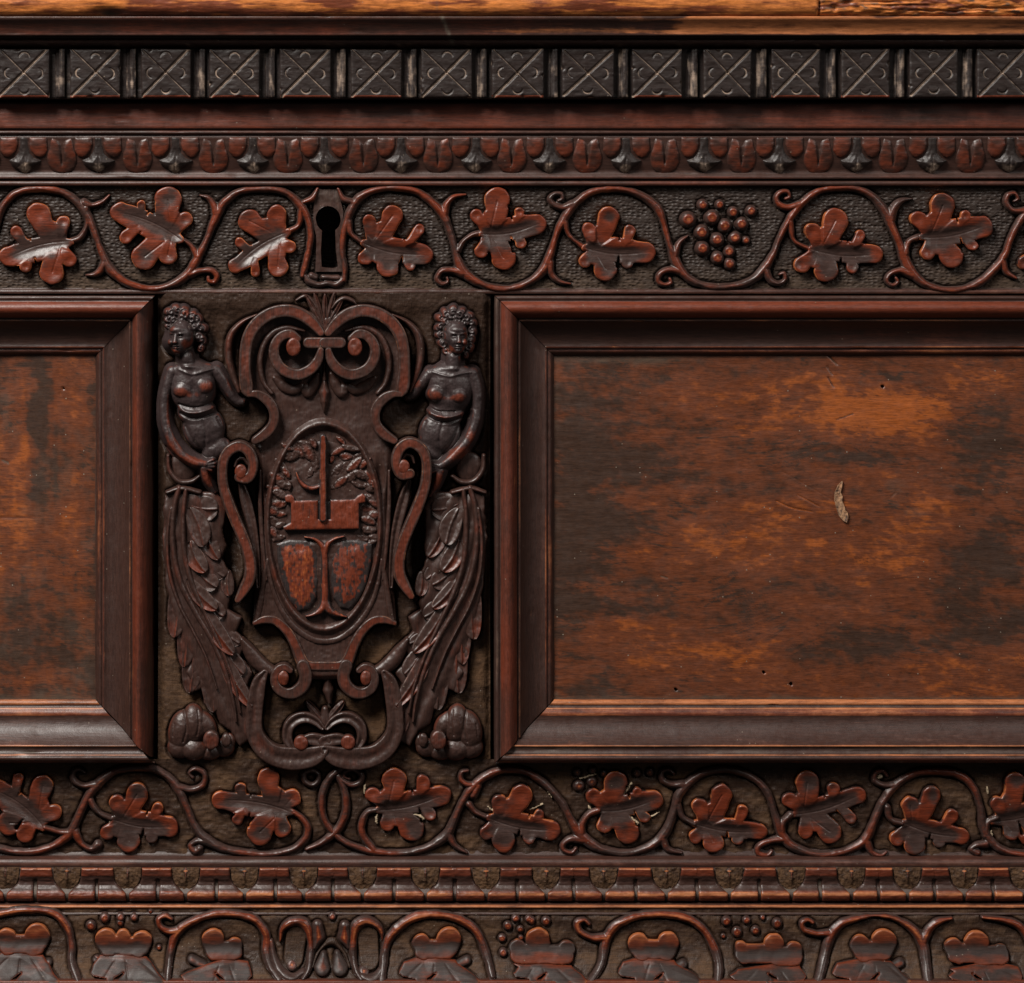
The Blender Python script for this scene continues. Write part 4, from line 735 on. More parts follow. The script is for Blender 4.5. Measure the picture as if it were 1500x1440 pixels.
LATER = [(301, [(9, 1375, 13), (54, 1372, 17)], -20, 90, -1, (72, 1408, 7)), (302, [(155, 1376, 14), (181, 1371, 9), (208, 1378, 13)], 136, 242, -1, (140, 1405, 6)), (303, [(312, 1377, 15), (344, 1384, 10)], 265, 368, 1, (281, 1402, 8)),
         (304, [(617, 1382, 12), (658, 1376, 16)], 586, 702, -1, (684, 1405, 8)), (305, [(758, 1388, 11), (788, 1377, 16), (830, 1389, 11)], 752, 858, -1, None), (306, [(936, 1382, 14), (979, 1381, 14)], 906, 1024, -1, (1000, 1410, 8)),
         (307, [(1086, 1388, 9), (1134, 1382, 13), (1163, 1391, 11)], 1066, 1176, 1, None), (308, [(1260, 1384, 13), (1295, 1378, 16)], 1218, 1328, -1, (1318, 1408, 8)), (309, [(1397, 1387, 12), (1431, 1381, 16), (1466, 1390, 8)], 1384, 1492, 1, None),
         (310, [(-95, 1380, 14), (-70, 1376, 13)], -132, -45, -1, None), (311, [(1556, 1380, 13), (1590, 1376, 15)], 1536, 1624, -1, None)]
for i, (x_, y_, r_) in enumerate([(133, 1357, 8), (153, 1345, 7.5), (176, 1344, 6.5), (196, 1345, 6), (220, 1337, 3.5), (176, 1353, 5), (736, 1375, 6.5), (744, 1357, 7), (756, 1346, 6.5), (762, 1362, 5.5), (775, 1347, 6), (779, 1349, 6), (800, 1350, 7.5), (737, 1395, 6.5), (763, 1374, 4),
                                  (1065, 1350, 7.5), (1094, 1349, 6.5), (1118, 1345, 4), (1139, 1353, 8), (1080, 1366, 8), (1107, 1364, 7), (233, 1388, 4), (1060, 1372, 4), (142, 1403, 5)]):
    berry(rail3, x_, y_, r_, gb, 48, i+60, red=0.9, ht=0.9)
# centre ornament of the base
def blob(parent, name, caps, g, href, ht, seed, red=0.6, pale=0.3, k=2.0, grime=0.05, mat=None, step=0.9, ridge=0.0, flat=False, bev=2.0):
    x0, y0, x1, y1 = bbox_of([c[:3] for c in caps]+[c[3:6] for c in caps], 5)
    X, Y = grid(x0, y0, x1, y1, step); f = Field(X, Y)
    for c in caps: f.cap(*c, k)
    e = np.clip(-f.d, 0, 99); rm = max(e.max(), 1)
    if flat: q = np.clip(e/bev, 0, 1); Z = ht*(0.5+0.5*np.sqrt(np.clip(1-(1-q)**2, 0, 1)))
    else: q = np.clip(e/rm, 0, 1); Z = ht*(0.25+0.75*np.sqrt(np.clip(1-(1-q)**2, 0, 1)))
    Z = Z+fbm(X/10, Y/10, seed, 2)*0.7
    gg = g(X, Y)
    return sheet(name, parent, X, Y, gg+Z, np.clip(rgb_of(X, red*ss(.2, .9, q)+.3*fbm(X/15, Y/15, seed, 2), pale*ss(.6, 1, q), grime), 0, 1), mat or M_relief, href, keep=f.d < 0, base=gg-7, dvals=f.d)
for a_ in LATER: base_leaf(*a_)
blob(rail3, 'scaled_body', [(434, 1372, 15, 430, 1402, 14)], gb, 48, 4, 95, red=.0, pale=.0, mat=M_rough, grime=.5, flat=True)
blob(rail3, 'scaled_body', [(539, 1372, 15, 541, 1404, 14)], gb, 48, 4, 96, red=.0, pale=.0, mat=M_rough, grime=.5, flat=True)
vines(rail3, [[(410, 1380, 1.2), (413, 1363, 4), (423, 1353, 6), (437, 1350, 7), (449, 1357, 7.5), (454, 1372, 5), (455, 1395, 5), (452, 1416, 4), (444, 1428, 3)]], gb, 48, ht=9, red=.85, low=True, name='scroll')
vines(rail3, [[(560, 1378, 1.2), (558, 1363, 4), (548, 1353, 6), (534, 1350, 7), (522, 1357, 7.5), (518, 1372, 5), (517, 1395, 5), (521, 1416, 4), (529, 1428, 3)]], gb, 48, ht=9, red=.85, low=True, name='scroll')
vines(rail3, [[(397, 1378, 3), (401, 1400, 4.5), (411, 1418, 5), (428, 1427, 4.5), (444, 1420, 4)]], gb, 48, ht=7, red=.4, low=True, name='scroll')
vines(rail3, [[(566, 1395, 3), (560, 1415, 4.5), (546, 1428, 5), (528, 1424, 4)]], gb, 48, ht=7, red=.4, low=True, name='scroll')
blob(rail3, 'bud', [(465, 1356, 8, 467, 1372, 9.5), (467, 1372, 9.5, 461, 1388, 3)], gb, 48, 10, 1, .9, .8); blob(rail3, 'bud', [(505, 1357, 8, 504, 1373, 9.5), (504, 1373, 9.5, 510, 1388, 3)], gb, 48, 10, 2, .9, .8)
blob(rail3, 'bud', [(474, 1397, 5, 472, 1414, 12)], gb, 48, 9, 3, .6, .35, mat=M_blade); blob(rail3, 'bud', [(494, 1396, 5, 498, 1414, 12)], gb, 48, 9, 4, .6, .35, mat=M_blade)
vines(rail3, [[(458, 1414, 1.5), (464, 1398, 1.8), (474, 1386, 2.4), (486, 1379, 5), (496, 1386, 2.4), (506, 1398, 1.8), (512, 1414, 1.5)]], gb, 48, ht=6, red=.0, name='scroll', mat=M_rough)
berry(rail3, 487, 1343, 6, gb, 48, 90, ht=.8); berry(rail3, 428, 1411, 9, gb, 48, 91, ht=.7, red=.5); berry(rail3, 533, 1419, 8, gb, 48, 92, ht=.7, red=.4)
cut_ground('chiselled_ground', rail3, *GR3, M_rough, 45, 3.5)
REG.clear()

# pale filler crumbs left round some leaves
M_fill = aged_wood('cream_filler', dark=(0.30, 0.23, 0.15), red=(.3, .23, .15), pale=(.3, .23, .15), grime=(.2, .15, .09), rough=(.7, .7), seed=19)
def crumb(parent, pts, href=3):
    x0, y0, x1, y1 = bbox_of(pts, 4); X, Y = grid(x0, y0, x1, y1, 0.7); f = Field(X, Y); f.stroke(pts, 2); d = f.d+2.2*vnoise(X/2.2, Y/2.2, 4)
    e = np.clip(-d, 0, 99); sheet('filler', parent, X, Y, 2.5+2*np.clip(e/1.5, 0, 1), rgb_of(X, 0, 0, .3), M_fill, href, keep=d < 0, base=-4, dvals=d)
for pts in ([(553, 1193, 1), (551, 1200, 1.6), (552, 1206, 1.2)], [(602, 1193, 1), (612, 1194, 1.8), (621, 1200, 1.6)], [(535, 1151, 1.5), (534, 1163, 1)], [(850, 1141, 1), (862, 1137, 1.6), (874, 1134, 1)], [(912, 1197, 1.4), (922, 1198, 2.2), (934, 1206, 1.2)], [(862, 1181, 1), (866, 1186, 1.5)],
            [(908, 1167, 1), (918, 1158, 1.6), (925, 1147, 1.2)], [(1288, 1138, 3), (1290, 1138, 3)], [(161, 1204, 2), (162, 1205, 2)], [(715, 1182, 1.2), (722, 1188, 1.6)], [(777, 1186, 1), (795, 1178, 1.2)], [(955, 1196, 1), (965, 1190, 1)], [(1446, 1153, 1.5), (1447, 1162, 1)], [(1452, 1218, 1.3), (1454, 1230, 1)], [(803, 1160, 1), (808, 1168, 1)], [(1064, 1409, 1.3), (1073, 1412, 1)]):
    crumb(rail2 if pts[0][1] < 1300 else rail3, pts, 3 if pts[0][1] < 1300 else 48)
REG.clear()
# ------------------------------------------------------------------ central carved panel
cart = bpy.data.objects.new('coat_of_arms_panel', None); col.objects.link(cart); cart.parent = chest
GH = 2.0
gc = lambda X, Y: GH+0*X
def const(v): return lambda X, Y: v+0*X
MX = lambda x: 951.0-x
def mir(pts, dy=0): return [(MX(p[0]), p[1]+dy, *p[2:]) for p in pts]
def capd(X, Y, x0, y0, r0, x1, y1, r1):
    dx, dy = x1-x0, y1-y0; t = np.clip(((X-x0)*dx+(Y-y0)*dy)/(dx*dx+dy*dy+1e-9), 0, 1)
    return np.hypot(X-x0-t*dx, Y-y0-t*dy)-(r0+(r1-r0)*t), t
def strap(name, paths, base, ht=18, kind='flat', red=0.6, mat=None, step=1.0, seed=0, grime=0.0, drop=0.0, groove=0.0, pale=0.0, bev=1.8, href=20, clipf=None):
    """flat or round carved strap; drop lowers it towards the end of its path"""
    if name in ('c_scroll', 's_scroll', 'volute', 'small_volute', 'outer_leaf', 'recessed_scroll', 'plate_lip'): paths = [[(a, b, c*1.16) for a, b, c in s_] for s_ in paths]
    allp = [p for s_ in paths for p in s_]; x0, y0, x1, y1 = bbox_of(allp, 4); X, Y = grid(x0, y0, x1, y1, step)
    D = np.full(X.shape, 30.0); T = np.zeros(X.shape); Rr = np.ones(X.shape)
    for s_ in paths:
        P = spline(s_, 3); n = len(P)-1
        for i, (a, b) in enumerate(zip(P[:-1], P[1:])):
            pad = max(a[2], b[2])+8
            i0 = max(0, int((min(a[0], b[0])-pad-x0)/step)); i1 = int((max(a[0], b[0])+pad-x0)/step)+2
            j0 = max(0, int((min(a[1], b[1])-pad-y0)/step)); j1 = int((max(a[1], b[1])+pad-y0)/step)+2
            xs_, ys_ = X[j0:j1, i0:i1], Y[j0:j1, i0:i1]
            d, t = capd(xs_, ys_, a[0], a[1], max(a[2], .4), b[0], b[1], max(b[2], .4))
            m = d < D[j0:j1, i0:i1]
            D[j0:j1, i0:i1][m] = d[m]; T[j0:j1, i0:i1][m] = ((i+t)/n)[m]; Rr[j0:j1, i0:i1][m] = (a[2]+(b[2]-a[2])*t)[m]
    if clipf is not None: D = np.maximum(D, clipf(X, Y))
    e = np.clip(-D, 0, 99); q = np.clip(e/np.maximum(Rr, 1), 0, 1)
    if kind == 'flat': s1 = np.sqrt(np.clip(1-(1-np.clip(e/bev, 0, 1))**2, 0, 1)); Z = ht-2.2*(1-s1)-groove*ss(0.35, 1, q)
    else: Z = ht*(0.4+0.6*np.sqrt(np.clip(1-(1-q)**2, 0, 1)))
    Z = Z-drop*T+fbm(X/16, Y/16, seed, 3)*1.0+0.4*vnoise(X/4, Y/4, seed)
    R = red*ss(0.15, 0.5, q)+0.35*fbm(X/26, Y/26, seed+3, 3); G = pale*ss(.4, .9, q)+0.75*np.exp(-((e-1.0)/0.9)**2)*red*ss(-.3, .3, fbm(X/14, Y/14, seed+31, 2))  # pale line along the edges is a painted highlight
    bz = base(X, Y) if callable(base) else base+0*X
    return sheet(name, cart, X, Y, bz+Z, np.clip(rgb_of(X, R, G, grime+0.35*np.exp(-e/0.8)*(grime > .1)), 0, 1), mat or M_cart, href, keep=D < 0, base=bz-8, dvals=D)
def disc(x, y, rx, ry, base, ht, seed=0, red=0.9, name='volute_eye', mat=None):
    X, Y = grid(x-rx-3, y-ry-3, x+rx+3, y+ry+3, 0.8)
    d = (np.hypot((X-x)/rx, (Y-y)/ry)-1)*min(rx, ry); e = np.clip(-d, 0, 99)
    Z = ht-2.5*np.exp(-e/1.3)+0.12*(X-x)*0.5+fbm(X/8, Y/8, seed, 2)
    bz = base+0*X
    return sheet(name, cart, X, Y, bz+Z, np.clip(rgb_of(X, red+.3*fbm(X/9, Y/9, seed, 2), 0.25*np.exp(-((e-1)/.8)**2), 0), 0, 1), mat or M_cart, 22, keep=d < 0, base=bz-8, dvals=d)
def leaflet(x0, y0, x1, y1, wd, base, ht=10, seed=0, red=0.45, bend=0.0, side=1, name='acanthus_leaf', rib=0.8, tipround=0.5):
    """a long lobe with a raised midrib; one flank turned up and worn, the other dark"""
    L = math.hypot(x1-x0, y1-y0); ux, uy = (x1-x0)/L, (y1-y0)/L; pad = wd+abs(bend)+4
    X, Y = grid(min(x0, x1)-pad, min(y0, y1)-pad, max(x0, x1)+pad, max(y0, y1)+pad, 0.9)
    a = ((X-x0)*ux+(Y-y0)*uy)/L; c = -(X-x0)*uy+(Y-y0)*ux; c = c-bend*np.sin(np.clip(a, 0, 1)*pi)
    aa = np.clip(a, 0, 1); hw = wd*np.clip(np.sin(pi*aa**0.8), 0, 1)**tipround*(0.55+0.45*aa)
    d = np.maximum(np.abs(c)-hw, np.maximum(-a, a-1)*L); e = np.clip(-d, 0, 99)
    q = np.clip(np.abs(c)/np.maximum(hw, 1), 0, 1); fl = np.sign(c)*side
    Z = ht*(0.55+0.45*aa)-1.6*np.exp(-e/1.0)-2.6*np.sin(q*pi)*(0.6+0.5*fl)+1.3*np.exp(-(c/1.5)**2)*rib+(fl > 0)*q*1.6
    Z += fbm(X/9, Y/9, seed, 2)*0.8
    R = red*(0.5+0.5*fl)*ss(.2, .8, aa)+0.3*np.exp(-(c/1.4)**2)+.3*fbm(X/16, Y/16, seed+1, 2)
    bz = base+0*X
    return sheet(name, cart, X, Y, bz+Z, np.clip(rgb_of(X, R+.12, 0.5*np.exp(-((e-.8)/.8)**2)*red, 0.03), 0, 1), M_cart, 18, keep=d < 0, base=bz-8, dvals=d)

# ---- the ground, cut deep beside the straps
X, Y = grid(231, 428.5, 719, 1119, 1.3)
Z = GH-3*ss(600,700,Y)+1.2*fbm(X/20, Y/20, 201, 4)+0.9*vnoise(X/4, Y/4, 202)+5*ss(470, 440, Y)
for cx, cy, rx, ry, a in ((232, 700, 7, 400, 14), (718, 700, 6, 400, 12), (314, 500, 12, 34, 9), (340, 800, 16, 62, 16), (MX(338), 800, 16, 62, 16), (MX(345), 600, 22, 28, 4), (372, 612, 20, 26, 5), (345, 500, 9, 40, 5), (610, 500, 10, 40, 6), (476, 1005, 26, 16, 6), (385, 930, 20, 18, 4), (565, 930, 20, 18, 4), (420, 1045, 30, 20, 3), (530, 1045, 30, 20, 3)):
    Z -= lump(X, Y, cx, cy, rx, ry, a)
up = ss(700, 560, Y)
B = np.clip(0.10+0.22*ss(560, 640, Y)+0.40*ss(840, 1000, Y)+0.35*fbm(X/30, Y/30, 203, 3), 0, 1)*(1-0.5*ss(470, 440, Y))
GRC = (X, Y, Z, B)

# ---- backing plate of the cartouche
X, Y = grid(330, 436, 622, 1012, 1.2); f = Field(X, Y)
half = [(476, 466), (452, 456), (424, 448), (392, 455), (368, 478), (356, 510), (352, 548), (354, 574), (372, 582), (392, 592), (400, 607), (394, 625), (380, 640), (376, 655), (378, 700), (384, 740), (378, 800), (374, 860), (370, 918), (388, 914), (408, 916), (424, 930), (436, 950), (442, 976), (446, 994), (476, 996)]
f.poly(half+[(MX(x_), y_) for x_, y_ in half[::-1]])
e = np.clip(-f.d, 0, 99); Z = 11+5.0*ss(0, 8, e)*ss(600, 700, Y)+fbm(X/25, Y/25, 211, 3)*1.3+0.5*vnoise(X/4, Y/4, 2)-2*np.exp(-e/1.5)
Z -= lump(X, Y, 431, 520, 30, 30, 7)+lump(X, Y, MX(431), 520, 30, 30, 7)
Z -= 8*lump(X, Y, 392, 715, 6, 22)+9*lump(X, Y, 556, 702, 7, 22)
Z += -2.2*np.exp(-((np.abs(X-475.5)-(100-0.0*Y)+6)/2.0)**2)*ss(660, 720, Y)*ss(900, 850, Y)
Z += 3*ss(940, 990, Y)
R = 0.15+0.3*fbm(X/30, Y/30, 212, 3)+0.45*ss(890, 905, Y)*np.exp(-((e-5)/3.5)**2)
sheet('backing_plate', cart, X, Y, Z, np.clip(rgb_of(X, R, 0, 0.16), 0, 1), M_cart, 14, keep=f.d < 0, base=-8, dvals=f.d)
# lower lip of the plate, worn red
strap('plate_lip', [[(373, 913, 3), (388, 908, 5), (404, 910, 5.5), (420, 924, 6), (432, 944, 6.5), (442, 968, 7.5), (452, 975, 6), (476, 976, 6), (499, 975, 6), (509, 968, 7.5), (519, 944, 6.5), (531, 924, 6), (547, 910, 5.5), (563, 908, 5), (578, 913, 3)]], 14, 7, red=0.75, seed=3, pale=.1)
strap('plate_lip', [[(392, 820, 2), (386, 850, 3.5), (381, 885, 4), (376, 912, 3)], [(392, 820, 2), (398, 858, 3), (410, 890, 3.5), (430, 918, 4), (455, 936, 4), (476, 940, 4), (497, 936, 4), (521, 918, 4), (541, 890, 3.5), (553, 858, 3), (559, 820, 2)], [(559, 820, 2), (565, 850, 3.5), (570, 885, 4), (575, 912, 3)]], 14, 4.5, kind='round', red=0.2, seed=4)
# upright mouldings beside the shield
for m_ in (0, 1):
    fn = mir if m_ else (lambda p, dy=0: p)
    strap('plate_rib', [fn([(381, 690, 2), (381, 740, 3), (385, 800, 3.2), (390, 850, 2)])], 14, 4.5, kind='round', red=.25, seed=5+m_)
    strap('plate_rib', [fn([(352, 706, 4), (360, 735, 8), (370, 775, 7), (376, 820, 5), (378, 860, 3)])], 12, 5, red=.1, groove=2.5, seed=7+m_)
    # big C strap
    strap('c_scroll', [fn([(470, 487, 5), (458, 473, 7), (442, 461, 8), (421, 455, 8), (398, 459, 8), (379, 471, 8), (366, 489, 8), (360, 512, 7.6), (359, 541, 7.6), (361, 566, 8.5), (364, 576, 5)])], 8, 23, red=.62, seed=9+m_, drop=2)
    strap('c_scroll', [fn([(366, 577, 4), (376, 577, 5), (388, 583, 6.4), (398, 594, 6.6), (402, 608, 6.4), (399, 623, 6.4), (388, 636, 6.6), (374, 645, 5)])], 8, 21, red=.5, seed=11+m_)
    # shell ring behind the volute, and outer leaf
    strap('recessed_scroll', [fn([(446, 485, 2), (420, 480, 4), (399, 488, 4.5), (386, 507, 4.5), (381, 533, 4.5), (386, 560, 3.5), (398, 576, 3)])], 8, 12, kind='round', red=.12, seed=13+m_)
    strap('outer_leaf', [fn([(376, 461, 1), (356, 471, 3), (341, 486, 4.5), (335, 503, 5), (335, 526, 5), (341, 550, 4.5), (350, 574, 3)])], 2, 14, kind='round', red=.45, seed=15+m_)
    # volute with its bar
    strap('volute', [fn([(476, 502, 7), (462, 502, 7), (452, 502, 7)]), fn([(470, 513, 4), (466, 527, 6), (456, 540, 6.8), (440, 548, 7), (424, 546, 7), (410, 537, 7), (402, 521, 6.8), (403, 505, 6.4), (412, 493, 6.2), (425, 489, 6), (436, 496, 5)])], 8, 25, red=.5, seed=17+m_, drop=2)
    disc(*( (MX(431), 508) if m_ else (430, 508)), 10.5, 13.5, 8, 27, seed=19+m_)
    # petals under the volute
    a = fn([(402, 554, 4), (416, 566, 8.5), (430, 572, 7.5), (441, 566, 6)]); b = fn([(447, 568, 7), (451, 576, 8), (460, 562, 8), (466, 548, 4)])
    strap('petal', [a], 8, 9, kind='round', red=.0, seed=21+m_); strap('petal', [b], 8, 10, kind='round', red=.0, seed=23+m_)
    # S strap
    dy = -5 if m_ else 0
    P_ = [(351, 698, 6.5), (362, 700, 6.5), (369, 692, 6.2), (371, 677, 6.5), (365, 661, 6.8), (352, 653, 6.8), (338, 658, 6.8), (329, 670, 6.6), (326, 689, 6.4), (328, 712, 6.6), (335, 735, 7), (344, 758, 7.2), (354, 781, 7.2), (362, 802, 7.2), (367, 824, 7.6), (366, 845, 7.6), (358, 862, 6.6), (349, 877, 4.2)]
    strap('s_scroll', [fn(P_, dy)], 8, 29, red=.72, seed=25+m_)
    disc(*((MX(355)-5, 683) if m_ else (353, 690)), 8.8, 10.5, 8, 30, seed=27+m_)
    strap('volute_core', [fn([(344, 683, 2.5), (348, 673, 4), (357, 671, 4.5), (364, 680, 3.5)], dy)], 8, 20, kind='round', red=.0, seed=29+m_)
    # small volutes under the plate
    strap('small_volute', [fn([(444, 975, 8), (448, 990, 8), (444, 1004, 8), (432, 1014, 7.5), (418, 1015, 6.4), (406, 1007, 6), (402, 993, 5.4), (407, 981, 5), (417, 977, 4.4), (425, 982, 4)])], 6, 21, red=.42, seed=31+m_, drop=3)
    disc(*((MX(415), 993) if m_ else (415, 993)), 8, 11, 6, 21, seed=33+m_)
    strap('side_scroll', [fn([(402, 986, 7), (388, 980, 10), (375, 969, 11), (364, 954, 9), (354, 938, 4)])], 3, 13, kind='round', red=.1, seed=35+m_)
    # long U strap at the foot
    strap('u_scroll', [fn([(388, 986, 5), (380, 1000, 10), (375, 1022, 12), (372, 1050, 12), (373, 1074, 12.5), (384, 1094, 14), (402, 1107, 15), (428, 1112, 16.5), (453, 1110, 15), (468, 1104, 11), (476, 1098, 6)])], 0, 20, red=.25, seed=37+m_, groove=2.0, bev=2.6)
    strap('inner_scroll', [fn([(428, 1097, 5), (421, 1083, 7), (423, 1066, 8), (434, 1055, 8.5), (449, 1052, 8), (463, 1058, 6.5), (472, 1067, 4)])], 3, 14, red=.0, seed=39+m_, groove=2.5)
    strap('inner_scroll', [fn([(446, 1085, 6), (458, 1084, 9), (476, 1087, 9)])], 3, 14, red=.1, seed=41+m_, groove=1.5)
    disc(*((MX(441), 1088) if m_ else (441, 1089)), 10.5, 11, 3, 19, seed=43+m_)
    # corner snail: overlapping bulging leaves round an eye (sculpted below)
    disc(*((MX(309), 1084) if m_ else (309, 1084)), 11.5, 14, 4, 23, seed=51+m_, red=.5)
    disc(*((MX(331), 1086) if m_ else (331, 1086)), 7, 10, 4, 12, seed=53+m_, red=.0)
    # acanthus: broad body, stems and lobes
    body = [(243, 722), (318, 722), (330, 745), (326, 775), (330, 800), (324, 818), (334, 838), (326, 858), (338, 872), (333, 893), (352, 905), (345, 925), (362, 942), (352, 962), (370, 985), (362, 1004), (376, 1030), (366, 1050), (372, 1080), (352, 1092), (340, 1070), (322, 1060), (316, 1040), (300, 1030), (296, 1008), (286, 1012), (274, 985), (282, 965), (268, 955), (262, 930), (254, 925), (252, 890), (243, 850), (239, 790)]
    bp = fn(body); X, Y = grid(min(p[0] for p in bp)-4, 716, max(p[0] for p in bp)+4, 1098, 1.2); WX = X+2.5*fbm(X/14, Y/14, 5, 2); f = Field(WX, Y); f.poly(bp); f.d = f.d-1
    e = np.clip(-f.d, 0, 99); Z = 10.0+3.0*np.sqrt(np.clip(e/16, 0, 1))+1.3*np.sin((X if not m_ else MX(X))/4.1-Y/9.0)+fbm(X/18, Y/24, 231, 3)*1.6-2*np.exp(-e)
    sheet('acanthus_body', cart, X, Y, Z, np.clip(rgb_of(X, 0.15+.4*fbm(X/20, Y/40, 232, 3), 0, 0.08), 0, 1), M_cart, 10, keep=f.d < 0, base=-20, dvals=f.d)
    strap('acanthus_stem', [fn([(262, 715, 5), (254, 750, 5), (253, 800, 5), (263, 850, 5.5), (285, 895, 5.5), (310, 938, 5), (330, 985, 4.5), (342, 1030, 3.5), (346, 1058, 2)]),
                            fn([(272, 718, 4), (268, 760, 4.5), (270, 810, 5), (281, 855, 5), (303, 905, 4.5), (326, 955, 4), (344, 1005, 3.4), (352, 1045, 2.5)]),
                            fn([(250, 745, 3), (245, 790, 3.2), (248, 840, 3.4), (262, 885, 3.4), (280, 920, 3), (300, 960, 2.6), (318, 1010, 2)])], 2, 17, kind='round', red=.32, seed=55+m_)
    LF = [(278, 740, 318, 748, 17, 13, .15, 3), (280, 790, 301, 836, 12, 17, .75, 4), (278, 745, 300, 800, 13, 18, .1, -3), (300, 765, 322, 818, 10, 13, .3, 4), (300, 820, 328, 848, 12, 9, .0, 3), (286, 835, 318, 860, 13, 14, .1, 2),
          (276, 845, 317, 893, 10, 18, .75, 4), (298, 880, 330, 905, 13, 13, .0, 3), (292, 878, 344, 958, 11, 18, .75, 5), (325, 925, 352, 942, 9, 10, .1, 2), (330, 950, 358, 988, 12, 13, .05, 3), (320, 938, 369, 1036, 10, 17, .65, 6), (348, 1010, 368, 1078, 11, 11, .1, -3),
          (333, 835, 338, 872, 8, 12, .3, 2), (254, 858, 258, 936, 12, 11, .45, -4), (264, 890, 272, 976, 12, 9, .35, -5), (276, 920, 280, 1018, 14, 9, .2, -5), (296, 950, 312, 1042, 13, 9, .05, -4), (322, 1000, 330, 1060, 7, 8, .0, 0)]
    for j, (xa, ya, xb, yb, wd, hh, rd, bn) in enumerate(LF):
        rs = np.random.RandomState(600+j+40*m_); jt = (rs.rand(4)-.5)*5
        p, q_ = fn([(xa+jt[0], ya+jt[1]), (xb+jt[2], yb+jt[3])])
        leaflet(p[0], p[1], q_[0], q_[1], wd*(1.45+.2*rs.rand()), 4.5, hh*0.9, seed=600+j+m_*40, red=rd, bend=-bn if m_ else bn, side=-1 if m_ else 1)
# pendant, top shell, bud
blob(cart, 'pendant', [(475, 556, 3, 475, 575, 8), (475, 575, 8, 475, 588, 6), (475, 588, 6, 475, 604, 1.5)], const(9), 20, 13, 71, red=.55, pale=.0, mat=M_cart)
blob(cart, 'petal', [(475, 530, 2, 475, 556, 4)], const(9), 20, 12, 72, red=0, pale=0, mat=M_cart)
for j, (xa, ya, xb, yb) in enumerate([(474, 480, 448, 432), (474, 478, 460, 428), (475, 476, 476, 430), (477, 478, 490, 428), (478, 480, 503, 434)]):
    leaflet(xa, ya, xb, yb, 5, 6, 8, seed=660+j, red=.2)
strap('shell_rim', [[(486, 452, 1.5), (494, 442, 3), (505, 437, 3.4), (517, 441, 3), (522, 446, 1)]], 6, 9, kind='round', red=.3, seed=73)
strap('shell_rim', [[(464, 452, 1.5), (456, 440, 3), (446, 434, 3), (434, 440, 2)]], 6, 6, kind='round', red=.1, seed=74)
blob(cart, 'bud', [(480, 990, 4, 481, 1012, 8), (481, 1012, 8, 483, 1030, 3)], const(2), 12, 10, 75, red=.0, pale=0, mat=M_cart)
for s_ in (-1, 1): leaflet(476, 1062, 476+s_*28, 1028, 7, 2, 8, seed=670+s_, red=.1)
blob(cart, 'bud', [(476, 1040, 5, 476, 1060, 9)], const(2), 12, 8, 77, red=.0, pale=0, mat=M_cart)

# ---- the oval shield
CXS = 474.5
X, Y = grid(378, 604, 572, 936, 1.0)
yy = (Y-765); hw = np.where(yy < 0, 87*np.sqrt(np.clip(1-(yy/154)**2, 0, 1))**0.86, 87*np.sqrt(np.clip(1-(yy/168)**2, 0, 1))**1.12)
Fv = np.hypot((X-CXS)/87, yy/np.where(yy < 0, 153, 166)); d = (Fv-1)*90
hole = 0
e = np.clip(-d, 0, 999)
rim = np.exp(-((e-5)/4.5)**2)
Z = 14+9*rim+5*ss(8, 60, e)-5*np.exp(-((e-15)/4.5)**2)+fbm(X/18, Y/18, 221, 3)*1.2+0.6*vnoise(X/4, Y/4, 222)
Z += 3*ss(15, 40, e)*ss(790, 800, Y)
Z += -8*np.exp(-((e-17)/6)**2)*ss(850, 900, Y)
B = 0.10+0.15*fbm(X/14, Y/14, 223, 3); R = 0.22*rim+0.2+0.35*fbm(X/24, Y/24, 224, 3)
shield = sheet('oval_shield', cart, X, Y, Z, np.clip(rgb_of(X, R-0.1, 0, B), 0, 1), M_cart, 20, keep=d < 0, base=8, dvals=d)
M_shield = aged_wood('worn_red_shield_wood', red=(0.105, 0.0195, 0.0075), pale=(0.22, 0.052, 0.014), seed=12, grain=(12, 12, 1.2), rough=(.42, .42), rag=1.1, bump=.4, gvar=1.4)
def plate(name, pts, top, seed=0, red=.9, pale=.1, bev=1.5, mat=None, dome=0.0, edge=0.0):
    x0, y0, x1, y1 = bbox_of(pts, 4); X, Y = grid(x0, y0, x1, y1, 0.9); f = Field(X, Y); f.poly(pts); e = np.clip(-f.d, 0, 99)
    Z = top-2*np.exp(-e/bev)+fbm(X/12, Y/12, seed, 3)*0.9+dome*ss(0, 25, e)
    R = red*ss(edge*0.3, 1+edge, e)+.35*fbm(X/5, Y/12, seed+1, 4)+.9*vnoise(X/2.6, Y/4.5, seed+3)*(edge > 0)+.12*(edge > 0)
    sheet(name, cart, X, Y, Z, np.clip(rgb_of(X, R, pale*R, 0), 0, 1), mat or M_shield, 24, keep=f.d < 0, base=9, dvals=f.d)
plate('castle_band', [(417, 727), (421, 724), (427, 724), (431, 728), (432, 733), (466, 732), (466, 760), (484, 760), (484, 732), (519, 731), (524, 726), (531, 722), (536, 727), (535, 736), (526, 738), (526, 775), (417, 777), (414, 772), (426, 765), (426, 737), (418, 735)], 27, 1)
plate('tower_base', [(462, 734), (485, 734), (485, 762), (462, 762)], 24, 2, red=.1)
strap('crossbow_stock', [[(473, 640, 4.5), (473, 660, 5), (473, 700, 5), (473, 735, 5.5), (473, 758, 6)]], 14, 18, red=.95, mat=M_shield, seed=81, pale=.5)
strap('hook', [[(470, 712, 4.5), (456, 715, 4.5), (444, 710, 4), (437, 700, 3), (434, 692, 1.6)]], 14, 14, kind='round', red=.6, seed=82, pale=.35, mat=M_shield)
